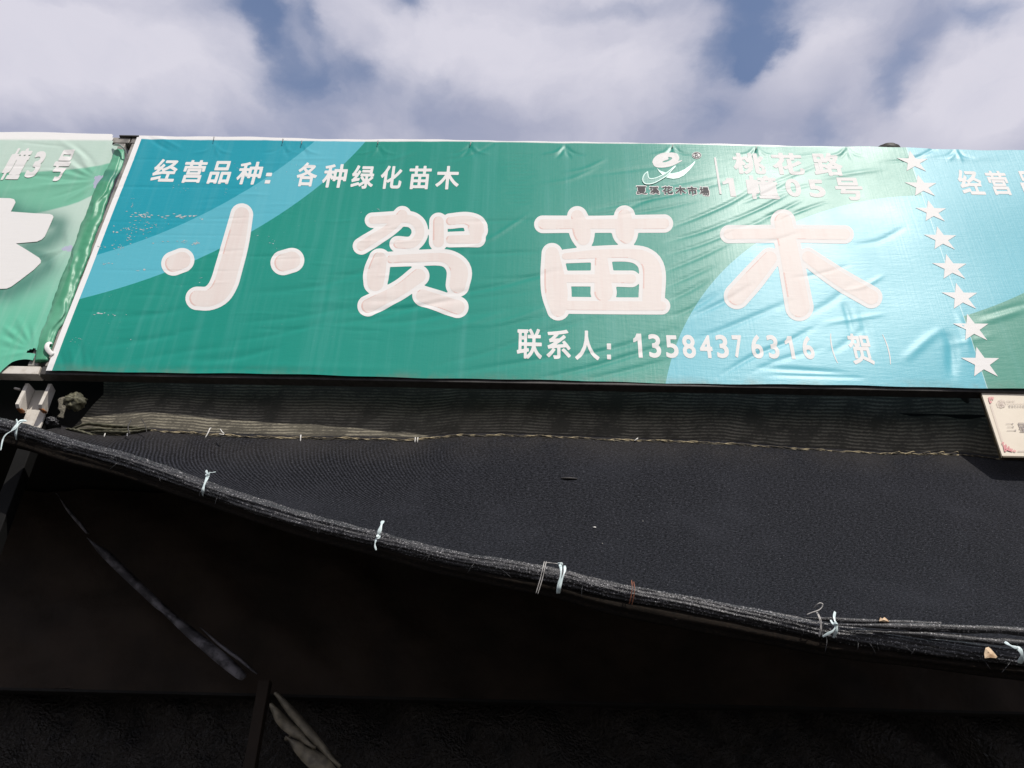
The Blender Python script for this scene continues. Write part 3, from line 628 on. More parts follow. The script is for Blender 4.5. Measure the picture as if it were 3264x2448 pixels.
# ------------------------------------------------------------------ steel frames behind the banners
def frame(x0, x1, name, label, uprights):
    r = thing(name, label, 'frame', (x0, D+.05, Z_B))
    top = Z_T-.003; bot = Z_B-.012
    V, Fc = box(((x0+x1)/2, D+.030, top-.018), (x1-x0, .044, .034)); bevel(mesh('top_rail', V, Fc, M_GREYST, r, False))
    V, Fc = box(((x0+x1)/2, D+.030, bot+.018), (x1-x0, .044, .034)); bevel(mesh('bottom_rail', V, Fc, M_DARKST if 'long' in label else M_STEEL, r, False))
    for x in uprights:
        V, Fc = box((x, D+.030, (top+bot)/2), (.036, .042, top-bot-.074)); bevel(mesh('upright', V, Fc, M_GREYST, r, False))
    return r
frame(X_L-.025, 2.15, 'sign_frame', 'long grey steel frame carrying the wide green and blue banner', (X_L+.0, -.75, .1, .95, 2.1))
frame(-3.2, X_L-.03, 'sign_frame', 'pale steel frame of the faded banner at the left edge', (X_L-.062, -2.5, -3.17))
V, Fc = box((X_L-.035, D+.028, Z_T-.003), (.085, .06, .006)); tag(bevel(mesh('corner_plate', V, Fc, M_DARKST, None, False), .001), 'dark brown steel plate bridging the top of the gap between the two banners', 'steel plate')
V, Fc = box((.6, D+.40, Z_B+.02), (5.2, .72, .03)); 

# ------------------------------------------------------------------ the faded banner at the left
NB = thing('faded_banner', 'faded mint green vinyl banner with torn holes and a sagging lower edge', 'banner', at(60, 1190, D))
HOLE = [(316, 575, 15, 17, .55), (218, 792, 13, 6.5, .1), (106, 1119, 12, 6, .1)]
NF = []
def ncr(pts, w, a): NF.append((smoothpath([at(x, y, D)[[0, 2]] for x, y in pts], 12)[0], w, a*.001))
for ang, L, a in [(185, 200, 2.6), (176, 230, -2.4), (168, 190, 2.0), (160, 140, -2.6), (200, 170, -2.2), (212, 130, 2.8), (222, 110, -2.0), (150, 120, 3.0), (140, 150, -2.6), (128, 110, 2.2)]:
    r_ = math.radians(ang); ncr([(316+14*math.cos(r_), 575-14*math.sin(r_)), (316+L*.5*math.cos(r_), 575-L*.5*math.sin(r_)+4), (316+L*math.cos(r_), 575-L*math.sin(r_))], .009, a)
for ang, L, a in [(150, 110, -3.4), (140, 130, 3.0), (160, 120, 2.4), (172, 110, -1.8), (128, 100, -3.2), (115, 120, 2.6), (102, 90, -2.4), (88, 80, 2.2), (190, 110, 1.8)]:
    r_ = math.radians(ang); ncr([(106+10*math.cos(r_), 1119-10*math.sin(r_)), (106+L*.5*math.cos(r_), 1119-L*.5*math.sin(r_)), (106+L*math.cos(r_), 1119-L*math.sin(r_))], .008, a)
for ang, L, a in [(195, 120, 2.0), (210, 110, -2.4), (225, 90, 2.2), (95, 70, 1.6), (240, 100, -1.8)]:
    r_ = math.radians(ang); ncr([(218+14*math.cos(r_), 792-10*math.sin(r_)), (218+L*.5*math.cos(r_), 792-L*.5*math.sin(r_)), (218+L*math.cos(r_), 792-L*math.sin(r_))], .009, a)
ncr([(190, 450), (235, 478), (290, 520)], .012, 3.2); ncr([(235, 460), (280, 500), (310, 540)], .010, -2.6); ncr([(60, 563), (150, 560), (260, 564)], .006, -1.6); ncr([(0, 532), (100, 534), (200, 540)], .007, -1.4); ncr([(60, 455), (130, 462), (210, 470)], .006, -1.6); ncr([(0, 610), (120, 600), (230, 590)], .016, 2.0)
def hleft(x, z):
    global FOLDS
    keep = FOLDS; FOLDS = NF; h = hmain(x, z); FOLDS = keep; return h
xr_of = lambda z: X_L-.074
SAG = smoothpath([(x, at(px, py, D)[2]) for px, py in ((-400, 1190), (-120, 1200), (-20, 1198), (12, 1175), (40, 1154), (75, 1146), (105, 1149), (132, 1158), (150, 1170)) for x in (at(px, py, D)[0],)], 60)[0]
nb_b = lambda x: float(np.interp(x, SAG[:, 0], SAG[:, 1]))
V, Fc = sheet(-3.1, X_L-.060, 0.0056, lambda x: zt_l(x)+.002+.002*math.sin(14*x), nb_b, hleft)
def toPx(Vw):
    q = Vw-EYE; d = q@FW; return CX+F*(q@RT)/d, CY-F*(q@UP)/d
px, py = toPx(V)
def ss(x, a, b): t = np.clip((x-a)/(b-a), 0, 1); return t*t*(3-2*t)
def seg_d(px, py, pts):
    best = np.full(len(px), 1e9)
    for a, b in zip(pts[:-1], pts[1:]):
        a = np.array(a, float); d = np.array(b, float)-a; t = np.clip(((px-a[0])*d[0]+(py-a[1])*d[1])/(d@d), 0, 1)
        best = np.minimum(best, np.hypot(px-a[0]-t*d[0], py-a[1]-t*d[1]))
    return best
def mixc(c, w, k): return c*(1-w[:, None])+np.array(k)[None]*w[:, None]
pale, mint, deep = np.array((.46, .59, .51)), np.array((.16, .43, .295)), np.array((.115, .45, .30))
c = np.tile(mint, (len(V), 1))
up1 = np.interp(px, [-400, 0, 110, 217, 270, 315, 369], [560, 551, 548, 540, 535, 528, 515])
c = mixc(c, 1-ss(py-up1, -2.5, 2.5), pale)
dg = np.interp(px, [-200, 60, 111, 150, 217, 250, 294, 345], [735, 692, 680, 672, 655, 644, 623, 600])
w2 = ss(py-dg, -2, 2); low = pale*(1-ss(py, 660, 1050))[:, None]+deep[None]*ss(py, 660, 1050)[:, None]
c = c*(1-w2[:, None])+low*w2[:, None]
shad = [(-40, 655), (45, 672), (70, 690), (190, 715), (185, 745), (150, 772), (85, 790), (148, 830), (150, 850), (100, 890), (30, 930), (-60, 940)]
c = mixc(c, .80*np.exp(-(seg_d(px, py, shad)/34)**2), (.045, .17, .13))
c = mixc(c, .0+1.0*(1-ss(py-(430+px*.006), 11, 19)), (.76, .75, .73))
keep = np.ones(len(V), bool)
for hx, hy, rx, ry, sk in HOLE:
    a = np.arctan2(py-hy, px-hx); rr = 1+.25*np.sin(3*a+hx)+.12*np.sin(7*a)
    keep &= (((px-hx+sk*(py-hy))/rx)**2+((py-hy)/ry)**2) > rr**2
# the upper right corner is torn away
keep &= ~((py < 452+(px-362)*1.2+8*np.sin(px*.35)) & (px > 362))
Fk = [f for f in Fc if all(keep[i] for i in f)]
used = np.unique(np.array(Fk).ravel()); rm = np.full(len(V), -1); rm[used] = np.arange(len(used)); Fk = [[int(rm[i]) for i in f] for f in Fk]
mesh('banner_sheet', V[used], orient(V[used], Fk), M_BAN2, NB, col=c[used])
text_part('lettering', [(ch, zb_((0, 400), .217, b)) for ch, b in (('幢', (10, 345, 490, 812)), ('3', (375, 392, 700, 778)), ('号', (705, 370, 1115, 828)))], M_WHITE, .0022, .034, 'white address lettering partly washed out', hleft, parent=NB, skew=.06)
z1 = lambda pts: [(u*.3617, 400+v*.3617) for u, v in pts]
poly_part('big_character', z1([(-900, 640), (0, 643), (95, 646), (128, 655), (141, 682), (125, 715), (100, 764), (300, 780), (440, 787), (468, 797), (477, 815), (440, 900), (400, 985), (372, 1012), (330, 1030), (145, 1045), (250, 1108), (350, 1172), (365, 1195), (360, 1215), (300, 1275), (180, 1365), (100, 1422), (60, 1438), (20, 1440), (-900, 1440)]), .0024, M_WHITE, NB, hleft, label='part of a big cream white character')
# rolled side edge of the faded banner
p, L = smoothpath([at(x, y, D+.004) for x, y in ((380, 480), (372, 520), (352, 560), (331, 600), (303, 680), (277, 745), (246, 840), (220, 900), (186, 1000), (157, 1060), (144, 1100), (131, 1152))], 170)
wr = .036*np.interp(np.arange(170), [0, 5, 20, 26, 33, 60, 130, 170], [.55, .7, .85, .75, .92, 1.0, 1.0, .62])
def hsec(i, th):
    l = L[i]; a0 = 1.5*math.pi+.5*math.sin(l*9)+.5*mnoise.noise(Vector((l*14, 0, 3)))
    d = math.atan2(math.sin(th-a0), math.cos(th-a0))
    return 1+.30*math.exp(-(d/.22)**2)*(.6+.5*math.sin(l*21+1))-.12*math.exp(-((d-.6)/.3)**2)+.10*mnoise.noise(Vector((l*40, math.cos(th)*1.4, math.sin(th)*1.4)))
V, Fc, uv = tube(p, wr, 56, hsec, flat=.42, ref=(0, 1, 0))
hem = np.tile(np.array((.06, .27, .15)), (len(V), 1)); hp = np.repeat(L/L[-1], 56)
hem = mixc(hem, .55*ss(np.sin(hp*17)+np.sin(hp*7.3+1), .6, 1.6), (.14, .42, .27)); hem = mixc(hem, (1-ss(np.abs(hp-.15), .02, .04))*.8, (.035, .20, .14))
mesh('rolled_edge', V, Fc, M_BAN2, NB, col=hem, label='darker green rolled edge of the faded banner')
p, _ = smoothpath([at(360, 463, D-.01), at(380, 462, D-.03), at(396, 476, D-.03), at(402, 490, D-.012)], 18)
V, Fc, _ = tube(p, [.009*math.sin(math.pi*(i+1)/19)+.001 for i in range(18)], 8, flat=.22); mesh('torn_corner', V, Fc, M_WHITE, NB, label='white torn corner folded over')

# ------------------------------------------------------------------ shade nets
def interp(tab, xs, k=1): t = np.array(tab, float); return np.interp(xs, t[:, 0], t[:, k])
SEAM = [(190, 1362), (232, 1374), (300, 1385), (390, 1388), (480, 1370), (560, 1376), (660, 1383), (760, 1388), (958, 1395), (1130, 1396), (1330, 1401), (1450, 1387), (1590, 1385), (1700, 1389), (1930, 1399), (2020, 1402), (2330, 1412), (2480, 1426), (2700, 1438), (2830, 1446), (2900, 1446), (3060, 1447), (3200, 1464), (3900, 1492)]
SHD = [(100, 1312), (290, 1311), (400, 1309), (550, 1310), (700, 1325), (900, 1345), (1130, 1358), (1330, 1388), (1400, 1391), (3900, 1495)]
zbv = Z_B-.012+.0
SLOPE = SUN[2]/-SUN[1]
def recess(px):
    """how far behind the banner the upper net hangs, from where the banner's shadow falls on it"""
    ys = interp(SHD, px); sy = interp(SEAM, px); ys = np.where(px > 1400, sy+5, np.minimum(ys, sy+5))
    out = []
    for x, y in zip(px, ys):
        d = ray(x, y); k = d[2]/d[1]; zb0 = zbv-EYE[2]; Yf = D+.008      # shadow edge: front lower arris of the bottom rail
        Y = (zb0+SLOPE*Yf)/(k+SLOPE); out.append(Y)
    return np.array(out)
pxs = np.linspace(100, 3900, 300); REC = recess(pxs)
REC = np.convolve(np.pad(REC, 6, mode='edge'), np.ones(13)/13, 'valid')
recY = lambda x: np.interp(x, pxs, REC)
UPN = thing('upper_shade_net', 'dusty tan shade net hanging in the shadow just below the long banner', 'shade net', at(1600, 1390, 2.6))
nu, nv = 520, 44; V = np.zeros((nu, nv, 3)); uv = np.zeros((nu, nv, 2))
for i in range(nu):
    for j in range(nv):
        t = max(0, (j-1)/(nv-2))                       # 0 at the seam, 1 up behind the banner
        lx = np.interp(t, [0, .12, .25, .4, .55, 1], [222, 246, 270, 296, 330, 330])
        x = lx+(3900-lx)*i/(nu-1); sy = float(interp(SEAM, x)); y = sy+(1150-sy)*t
        if j == 0: y += 5+5*mnoise.noise(Vector((x*.03, 4, 0)))+4*mnoise.noise(Vector((x*.11, 9, 0)))
        Y = float(recY(x))+.15*t*t+.006*math.sin(x*.011)*math.sin(3*t)+.004*mnoise.noise(Vector((x*.012, t*4, 0)))
        if j == 0: Y -= .026
        if x < 420: Y += .03*((420-x)/200)**2*(.3+t)
        V[i, j] = at(x, y, Y); uv[i, j] = (i/(nu-1)*3.9, t*.30-(.015 if j == 0 else 0))
mesh('net_panel', V.reshape(-1, 3), grid(nu, nv), M_TAN, UPN, uv=uv.reshape(-1, 2))
# gathered, frayed corner at the left end of the net
gp = [((228, 1368), (280, 1352), (350, 1358), (440, 1362)), ((215, 1374), (300, 1368), (380, 1372), (470, 1364)), ((235, 1380), (310, 1384), (390, 1384), (450, 1374)), ((210, 1366), (240, 1372), (262, 1378), (300, 1390)), ((290, 1376), (360, 1378), (420, 1378), (480, 1368))]
pts = []
for k, q in enumerate(gp):
    p, L = smoothpath([at(x, y, float(recY(x))-.012-.004*k) for x, y in q], 60)
    v, f, u = tube(p, [.0085*math.sin(math.pi*(i+3)/66)**.5 for i in range(60)], 12, lambda i, th: 1+.35*mnoise.noise(Vector((i*.22, th*1.2, k*3))), flat=.6); pts.append((v, f, u))
V, Fc = join([(a, b) for a, b, _ in pts]); mesh('gathered_corner', V, Fc, M_OLIVE, UPN, uv=np.concatenate([u for *_, u in pts]), label='bunched frayed corner of the net')
# cord through the seam
sx = np.linspace(300, 3300, 420); sp_ = np.array([at(x, float(interp(SEAM, x))+1+1.5*math.sin(x*.05)+1.2*math.sin(x*.017), float(recY(x))-.022) for x in sx])
strands = []
for k in range(2):
    q = sp_.copy(); ph = np.arange(len(q))*.55+k*math.pi; q[:, 2] += .0022*np.sin(ph); q[:, 1] += .0022*np.cos(ph)
    v, f, _ = tube(q, .0015, 6); strands.append((v, f))
V, Fc = join(strands); mesh('seam_cord', V, Fc, M_CORD, UPN, label='twisted straw coloured cord stitched along the seam')
# stitches on the right hand part of the seam are part of that cord's lacing
for x in (2850, 2896, 2945, 2990, 3035):
    y = float(interp(SEAM, x))
    Yx = float(recY(x))-.028
    p, _ = smoothpath([at(x-12, y+3, Yx+.006), at(x-2, y-2, Yx), at(x+16, y-7, Yx), at(x+20, y-3, Yx+.006)], 12)
    v, f, _ = tube(p, .0016, 6)
    mesh('lacing_stitch', v, f, M_CORD, UPN)
# white clips holding the seam
for n, (x, y0, y1, dx, lab) in enumerate([(333, 1380, 1396, 3, 'short pale plastic clip on the net seam beside the bunched corner'), (405, 1380, 1396, 2, 'short pale plastic clip under the dark tear of the bunched corner'), (663, 1364, 1395, 10, 'long slanting white clip on the sunlit net seam'), (958, 1386, 1408, 1, 'single upright white clip on the net seam'), (1323, 1394, 1411, 1, 'left one of the close pair of white clips on the net seam'), (1331, 1394, 1411, 1, 'right one of the close pair of white clips on the net seam'), (2028, 1396, 1405, 5, 'tiny white clip on the shaded part of the net seam')]):
    Yx = float(recY(x))-.030
    p, _ = smoothpath([at(x+dx, y0, Yx+.006), at(x+dx*.6, y0+2, Yx-.002), at(x, (y0+y1)/2, Yx-.003), at(x-dx*.8, y1-1, Yx), at(x-dx, y1, Yx+.008)], 14)
    v, f, _ = tube(p, .0021, 8, flat=.5, ref=(0, 1, 0)); tag(mesh('seam_clip', v, f, M_CLIP), lab, 'clip', 'clips along the net seam')
p, _ = smoothpath([at(702, 1368, 2.53), at(709, 1378, 2.525), at(716, 1384, 2.53), at(708, 1385, 2.527), at(699, 1383, 2.535)], 16); v, f, _ = tube(p, .0017, 6); tag(mesh('cord_knot', v, f, M_CLIP), 'small loose cream knot of string above the seam right of the slanting clip', 'knot')
p, _ = smoothpath([at(418, 1340, 2.53), at(408, 1362, 2.525), at(414, 1384, 2.53)], 16); v, f, _ = tube(p, .0022, 6)
p2, _ = smoothpath([at(450, 1335, 2.53), at(462, 1352, 2.525), at(468, 1380, 2.53)], 16); v2, f2, _ = tube(p2, .0014, 6)
V, Fc = join([(v, f), (v2, f2)]); tag(mesh('loose_thread', V, Fc, M_DARKST), 'dark loose threads sticking out of the bunched net corner', 'thread')

# lower curtain: seam at the top, wrapped round a sagging line at the bottom
ROLLC = [(-300, 1300), (-120, 1330), (0, 1358), (100, 1380), (221, 1420), (428, 1476), (664, 1560), (944, 1654), (1210, 1722), (1417, 1774), (1594, 1806), (1771, 1838), (1962, 1884), (2213, 1930), (2508, 1988), (2656, 2018), (2951, 2060), (3264, 2098), (3900, 2165)]
rollY = lambda x: np.interp(x, [-300, 0, 400, 1600, 3264, 3900], [2.47, 2.45, 2.40, 2.17, 1.93, 1.86])
CUR = thing('net_curtain', 'black shade net curtain sloping out from the seam to a thick rolled lower edge', 'curtain', at(1600, 1800, 2.2))
nu, nv = 560, 151; V = np.zeros((nu, nv, 3)); uv = np.zeros((nu, nv, 2))
rp = smoothpath([(x, y) for x, y in ROLLC], 500)[0]
for i in range(nu):
    s_ = i/(nu-1); xs_ = 195+(3880-195)*s_; xr_ = 40+(3880-40)*s_
    A = at(xs_, float(interp(SEAM, xs_))-2, float(recY(xs_))-.016); B = at(xr_, float(np.interp(xr_, rp[:, 0], rp[:, 1]))-6, float(rollY(xr_))+.01)
    Lh = np.linalg.norm(B-A)
    V[i, 0] = at(xs_, float(interp(SEAM, xs_))-9, float(recY(xs_))+.008); uv[i, 0] = (s_*4.0, -.02)   # hem tucked behind the upper net, added to stop sun at the seam
    for j in range(1, nv):
        t = (j-1)/(nv-2); P = A+(B-A)*t
        amp = min(1, Lh/.4)
        P = P+np.array([0, .035*amp*math.sin(math.pi*t)-.012*amp*math.sin(2*math.pi*t)+.0035*amp*math.sin(math.pi*t)*mnoise.noise(Vector((s_*55, t*1.2, 7)))+.010*amp*math.sin(math.pi*t)*mnoise.noise(Vector((s_*6, t*1.5, 2))), -.02*amp*math.sin(math.pi*t)])
        V[i, j] = P; uv[i, j] = (s_*4.0, t*Lh)
Fg = grid(nu, nv); cen = np.array([(f[0] // nv)/(nu-1) for f in Fg]); 
mesh('net_panel', V.reshape(-1, 3), Fg, M_NET, CUR, uv=uv.reshape(-1, 2))
# rolled edge: several turns of net bundled together
RP, RL = smoothpath([at(x, y, float(rollY(x))) for x, y in ROLLC], 900)
n = len(RP); rw = np.array([.0255+.004*mnoise.noise(Vector((l*2.3, 0, 0))) for l in RL])
def sec(i, th):
    l = RL[i]; ph = th+.5*math.sin(l*2.1)+.25*mnoise.noise(Vector((l*5, 1, 0)))
    return 1+.075*math.sin(6*ph)*(.6+.8*mnoise.noise(Vector((l*3, 2, th))))+.05*math.sin(13*ph+l*4)+.12*mnoise.noise(Vector((l*22, math.cos(th)*1.5, math.sin(th)*1.5)))+.05*mnoise.noise(Vector((l*90, math.cos(th)*4, math.sin(th)*4)))
rw *= np.interp(np.arange(n), [0, n*.3, n*.8, n], [.95, .92, .76, .74]); v, f, u = tube(RP, rw, 64, sec); mesh('rolled_edge', v, f, M_ROLL, CUR, uv=u)
q = RP+np.array([0, .018, -.027]); q[:, 2] -= .006*np.sin(RL*3); v, f, u = tube(q, np.array([.021+.006*mnoise.noise(Vector((l*1.7, 7, 0))) for l in RL]), 40, lambda i, th: 1+.12*math.sin(5*th+RL[i])+.1*mnoise.noise(Vector((RL[i]*8, th, 3)))); mesh('inner_roll', v, f, M_UNDER, CUR, uv=u, label='dark brown underside of the rolled edge')
for k, (pts_, r0) in enumerate([([(2640, 1990), (2760, 1994), (2951, 2000), (3110, 2006), (3264, 2014), (3900, 2080)], .009), ([(2700, 2010), (2850, 2016), (3020, 2030), (3180, 2046), (3264, 2050), (3900, 2118)], .007), ([(2560, 1968), (2700, 1978), (2850, 1984), (3000, 1990)], .006)]):
    p, L = smoothpath([at(x, y, float(rollY(x))-.036+.004*k) for x, y in pts_], 160)
    v, f, u = tube(p, [r0*min(1, (i+4)/40) for i in range(160)], 14, lambda i, th: 1+.25*mnoise.noise(Vector((L[i]*20, th, k)))); mesh('loose_fold', v, f, M_ROLL, CUR, uv=u)
def hole_patch(pts_, x, y, Yo, label):
    Yx = float(rollY(x))+Yo; n = len(pts_); ring = [at(x+a, y+b, Yx+random.uniform(-.002, .002)) for a, b in pts_]
    rim = [at(x+a*1.2, y+b*1.2, Yx+.016) for a, b in pts_]; V = [at(x, y, Yx-.003)]+ring+rim
    mesh('worn_hole', V, [(0, k+1, (k+1) % n+1) for k in range(n)]+[(k+1, n+k+1, n+(k+1) % n+1, (k+1) % n+1) for k in range(n)], [M_TANWOOD, M_ROLL], CUR, False, label=label, matidx=[0]*n+[1]*n)
hole_patch([(-16, 4), (-12, -8), (-5, -4), (1, -9), (10, -2), (16, 6), (6, 7), (-6, 5)], 2818, 1976, -.040, 'small frayed hole showing pale wood in the rolled edge')
hole_patch([(-21, 0), (-17, -19), (-7, -22), (3, -13), (12, -2), (21, 9), (18, 14), (0, 12), (-19, 14)], 3158, 2084, -.036, 'larger frayed hole showing tan wood in the rolled edge')
fr = []
for k in range(110):                              # frayed filaments standing out of the bundle
    i = random.randrange(60, n-60); th = random.uniform(1.9, 4.6); b = RP[i]+np.array([0, -.020, .016*math.cos(th)])
    d = np.array([random.gauss(0, 1), -abs(random.gauss(0, .6)), random.gauss(0, 1)]); d /= np.linalg.norm(d); Lf = random.uniform(.012, .038)
    p, _ = smoothpath([b, b+d*Lf*.5+np.array([0, -.004, 0]), b+d*Lf+np.array([random.uniform(-.008, .008), 0, -.006])], 7); v, f, _ = tube(p, .0007, 4); fr.append((v, f))
V, Fc = join(fr); mesh('frayed_threads', V, Fc, M_ROLL, CUR, uv=np.zeros((len(V), 2))+.013)['kind'] = 'stuff'
# slit in the middle of the curtain and stray specks of chaff
def onnet(x, y):                                   # point on the curtain panel below a photo pixel
    VV = V_net; d = ((PX-x)**2+(PY-y)**2).argmin(); return VV[d]
V_net = V_net0 = None
def netpts():
    global V_net, PX, PY
    o = [c for c in CUR.children if c.name.startswith('net_panel')][0]
    V_net = np.array([v.co for v in o.data.vertices])+np.array(wloc(CUR)); PX, PY = toPx(V_net)
netpts()
p0, p1, p2 = onnet(1790, 1525), onnet(1815, 1527), onnet(1842, 1528)
p, _ = smoothpath([p0+[0, -.003, 0], p1+[0, -.004, .001], p2+[0, -.003, 0]], 14); v, f, _ = tube(p, [.0045*math.sin(math.pi*(i+1)/15)+.0006 for i in range(14)], 8, flat=.7); mesh('slit', v, f, M_DARKST, CUR, label='short dark slit in the net')
for x, y, w, lab in [(1896, 1683, .006, 'tiny cream husk lying in the middle of the black curtain'), (2050, 1664, .0025, 'tiny white speck on the black curtain right of the husk'), (1920, 1735, .0022, 'tiny white speck on the black curtain under the husk')]:
    c0 = onnet(x, y)+np.array([0, -.003, 0]); v = [c0+np.array([w*math.cos(a), -.0015*abs(math.sin(2*a)), w*.45*math.sin(a)]) for a in np.linspace(0, 2*math.pi, 7, endpoint=False)]+[c0+np.array([0, -.003, 0])]
    tag(mesh('chaff_speck', v, [(k, (k+1) % 7, 7) for k in range(7)]+[tuple(range(7))[::-1]], M_CLIP), lab, 'speck', 'specks on the curtain')

# ties round the rolled edge
def strip(pts, w, x, dY=0.0, flat=.16):
    p, _ = smoothpath([at(a, b, float(rollY(x))-.045+c+dY) for a, b, c in pts], 30)
    return tube(p, [w*(.75+.25*math.sin(i*.35)) for i in range(30)], 8, flat=flat, ref=(0, 1, .3))[:2]
TIES = [
 ('pale film tie with a long drooping tail at the left end of the rolled edge', M_TIE, [([(86, 1342, .02), (66, 1346, -.004), (55, 1362, -.006), (50, 1384, 0), (52, 1402, .02)], .0042), ([(84, 1340, .01), (62, 1342, -.008), (48, 1360, -.012), (36, 1374, -.012)], .004), ([(52, 1336, 0), (56, 1352, -.012), (50, 1366, -.014), (36, 1374, -.014), (18, 1386, -.014), (8, 1404, -.01), (2, 1436, -.008)], .0028)]),
 ('white knotted tie on the rolled edge below the sunlit net', M_TIE, [([(664, 1512, .0), (658, 1528, -.012), (650, 1548, -.014), (646, 1566, -.008), (646, 1580, .02)], .0058), ([(656, 1500, -.002), (662, 1510, -.014), (668, 1512, -.014), (654, 1514, -.01)], .0042), ([(664, 1506, -.01), (676, 1506, -.008), (688, 1504, -.006)], .0014)]),
 ('narrow white tie with its knot on the underside of the rolled edge', M_TIE, [([(1220, 1660, .006), (1216, 1672, -.012), (1210, 1692, -.014), (1204, 1708, -.008)], .0058), ([(1208, 1706, -.012), (1201, 1710, -.016), (1204, 1716, -.012), (1212, 1708, -.012)], .0036), ([(1200, 1716, -.01), (1195, 1736, -.008), (1199, 1754, -.004)], .0028)]),
 ('double turn of thin dull wire round the rolled edge', M_WIRE, [([(1735, 1790, .01), (1730, 1812, -.014), (1722, 1845, -.012), (1708, 1892, .0)], .0013), ([(1741, 1790, .01), (1736, 1814, -.014), (1728, 1848, -.012), (1714, 1894, .0)], .0013), ([(1742, 1793, -.004), (1762, 1795, -.008), (1782, 1798, -.01)], .0012)]),
 ('white double tie with splayed ends just right of the thin wire', M_TIE, [([(1784, 1797, .004), (1788, 1812, -.014), (1787, 1836, -.014), (1780, 1870, -.006), (1776, 1892, .006)], .0042), ([(1800, 1803, .004), (1800, 1820, -.014), (1793, 1842, -.014), (1784, 1872, -.008), (1782, 1892, .006)], .0038), ([(1778, 1798, -.01), (1786, 1795, -.016), (1794, 1800, -.012)], .0034)]),
 ('reddish copper wire wound twice round the rolled edge', M_COPPER, [([(2013, 1850, .006), (2015, 1872, -.013), (2012, 1898, -.01), (2006, 1925, .004)], .0016), ([(2020, 1855, .006), (2023, 1878, -.013), (2020, 1900, -.01), (2014, 1928, .004)], .0016)]),
 ('twisted grey wire loop standing up from the rolled edge', M_WIRE, [([(2594, 1938, .0), (2606, 1926, -.02), (2616, 1922, -.024), (2623, 1930, -.02), (2610, 1945, -.018), (2590, 1952, -.014), (2572, 1959, -.01)], .0016), ([(2612, 1922, -.012), (2622, 1925, -.016), (2618, 1938, -.016), (2596, 1950, -.014), (2574, 1958, -.01)], .0013), ([(2602, 1950, -.008), (2612, 1974, -.014), (2615, 2000, -.012), (2610, 2028, .0)], .0014), ([(2606, 1952, -.008), (2617, 1978, -.014), (2618, 2004, -.012), (2612, 2030, .0)], .0014)]),
 ('pale blue crossed tie just right of the wire loop', M_TIE, [([(2662, 1950, -.006), (2659, 1966, -.014), (2662, 1982, -.018), (2667, 1990, -.018), (2666, 2012, -.012), (2657, 2034, .004)], .0036), ([(2648, 1976, -.008), (2656, 1988, -.016), (2664, 1992, -.02), (2656, 2010, -.018), (2636, 2022, -.012), (2622, 2030, -.006)], .0034), ([(2660, 1984, -.02), (2667, 1988, -.026), (2664, 1994, -.02)], .004)]),
 ('pale blue tie with one stiff end at the right edge of the photo', M_TIE, [([(3202, 2046, -.01), (3218, 2056, -.016), (3236, 2064, -.02), (3246, 2064, -.02)], .0036), ([(3240, 2062, -.016), (3250, 2072, -.018), (3256, 2090, -.014), (3248, 2114, .002)], .005), ([(3246, 2062, -.016), (3256, 2076, -.018), (3260, 2094, -.012), (3254, 2116, .004)], .004)])]
for lab, mt, strips in TIES:
    b0 = at(strips[0][0][0][0], strips[0][0][0][1], float(rollY(strips[0][0][0][0])))
    V, Fc = join([strip(s_, w, strips[0][0][0][0], 0, .16 if mt is M_TIE else 1.0) for s_, w in strips])
    tag(mesh('tie' if mt is M_TIE else 'wire_tie', V, Fc, mt), lab, 'tie' if mt is M_TIE else 'wire', 'ties round the rolled edge of the curtain' if mt is M_TIE else 'wires round the rolled edge of the curtain')

# ------------------------------------------------------------------ steel post with welded lips, rag and black knot
POST = thing('steel_post', 'pale rusty steel channel post standing below the gap between the banners', 'post', at(125, 1400, 2.60)*[1, 1, 0])
Yp = 2.60; xl, xr = at(93, 1290, Yp)[0], at(155, 1290, Yp)[0]; ztop = Z_B-.02
zc_ = at(125, 1372, Yp)[2]
V, Fc = box(((xl+xr)/2, Yp+.004, (ztop+zc_)/2), (xr-xl, .008, ztop-zc_)); bevel(mesh('web', V, Fc, M_STEEL, POST, False), .001)
V, Fc = box(((xl+xr)/2, Yp+.035, zc_/2+.05), (.05, .05, zc_+.1)); bevel(mesh('lower_post', V, Fc, M_SHADEST, POST, False), .003)  # shade below the roll is painted into this part's colour
zl = at(80, 1305, Yp-.03)[2]
def lip(x0, sx):
    a = [(x0, Yp, ztop), (x0, Yp-.045, ztop), (x0, Yp-.055, zl+.006), (x0-.002*sx, Yp-.045, zl-.004), (x0, Yp, zl+.002)]
    b = [(x+.006*sx+.016*sx*(.4 if i in (1, 2, 3) else 0), y, z) for i, (x, y, z) in enumerate(a)]
    n = 5; return np.array(a+b), [tuple(range(n)), tuple(range(n, 2*n))[::-1]]+[(i, i+n, (i+1) % n+n, (i+1) % n) for i in range(n)]
for x0, sx in ((xl, -1), (xr, 1)):
    V, Fc = lip(x0, sx); fl_ = mesh('flange', V, Fc, M_STEEL, POST, False)
    V, Fc = box((x0+.005*sx, Yp-.028, zl-.002), (.013, .03, .008)); vv = np.array(V); vv += np.array([[.004*mnoise.noise(Vector(q*40)) for _ in range(3)] for q in vv]); mesh('rusted_end', vv, Fc, M_RUST, fl_, True)
V, Fc = box(at(55, 1240, 2.56), (.022, .008, .007), Matrix.Rotation(.2, 3, 'Y')); tag(bevel(mesh('steel_stub', V, Fc, M_STEEL, None, False), .001), 'little pale steel stub left of the channel post', 'steel stub')
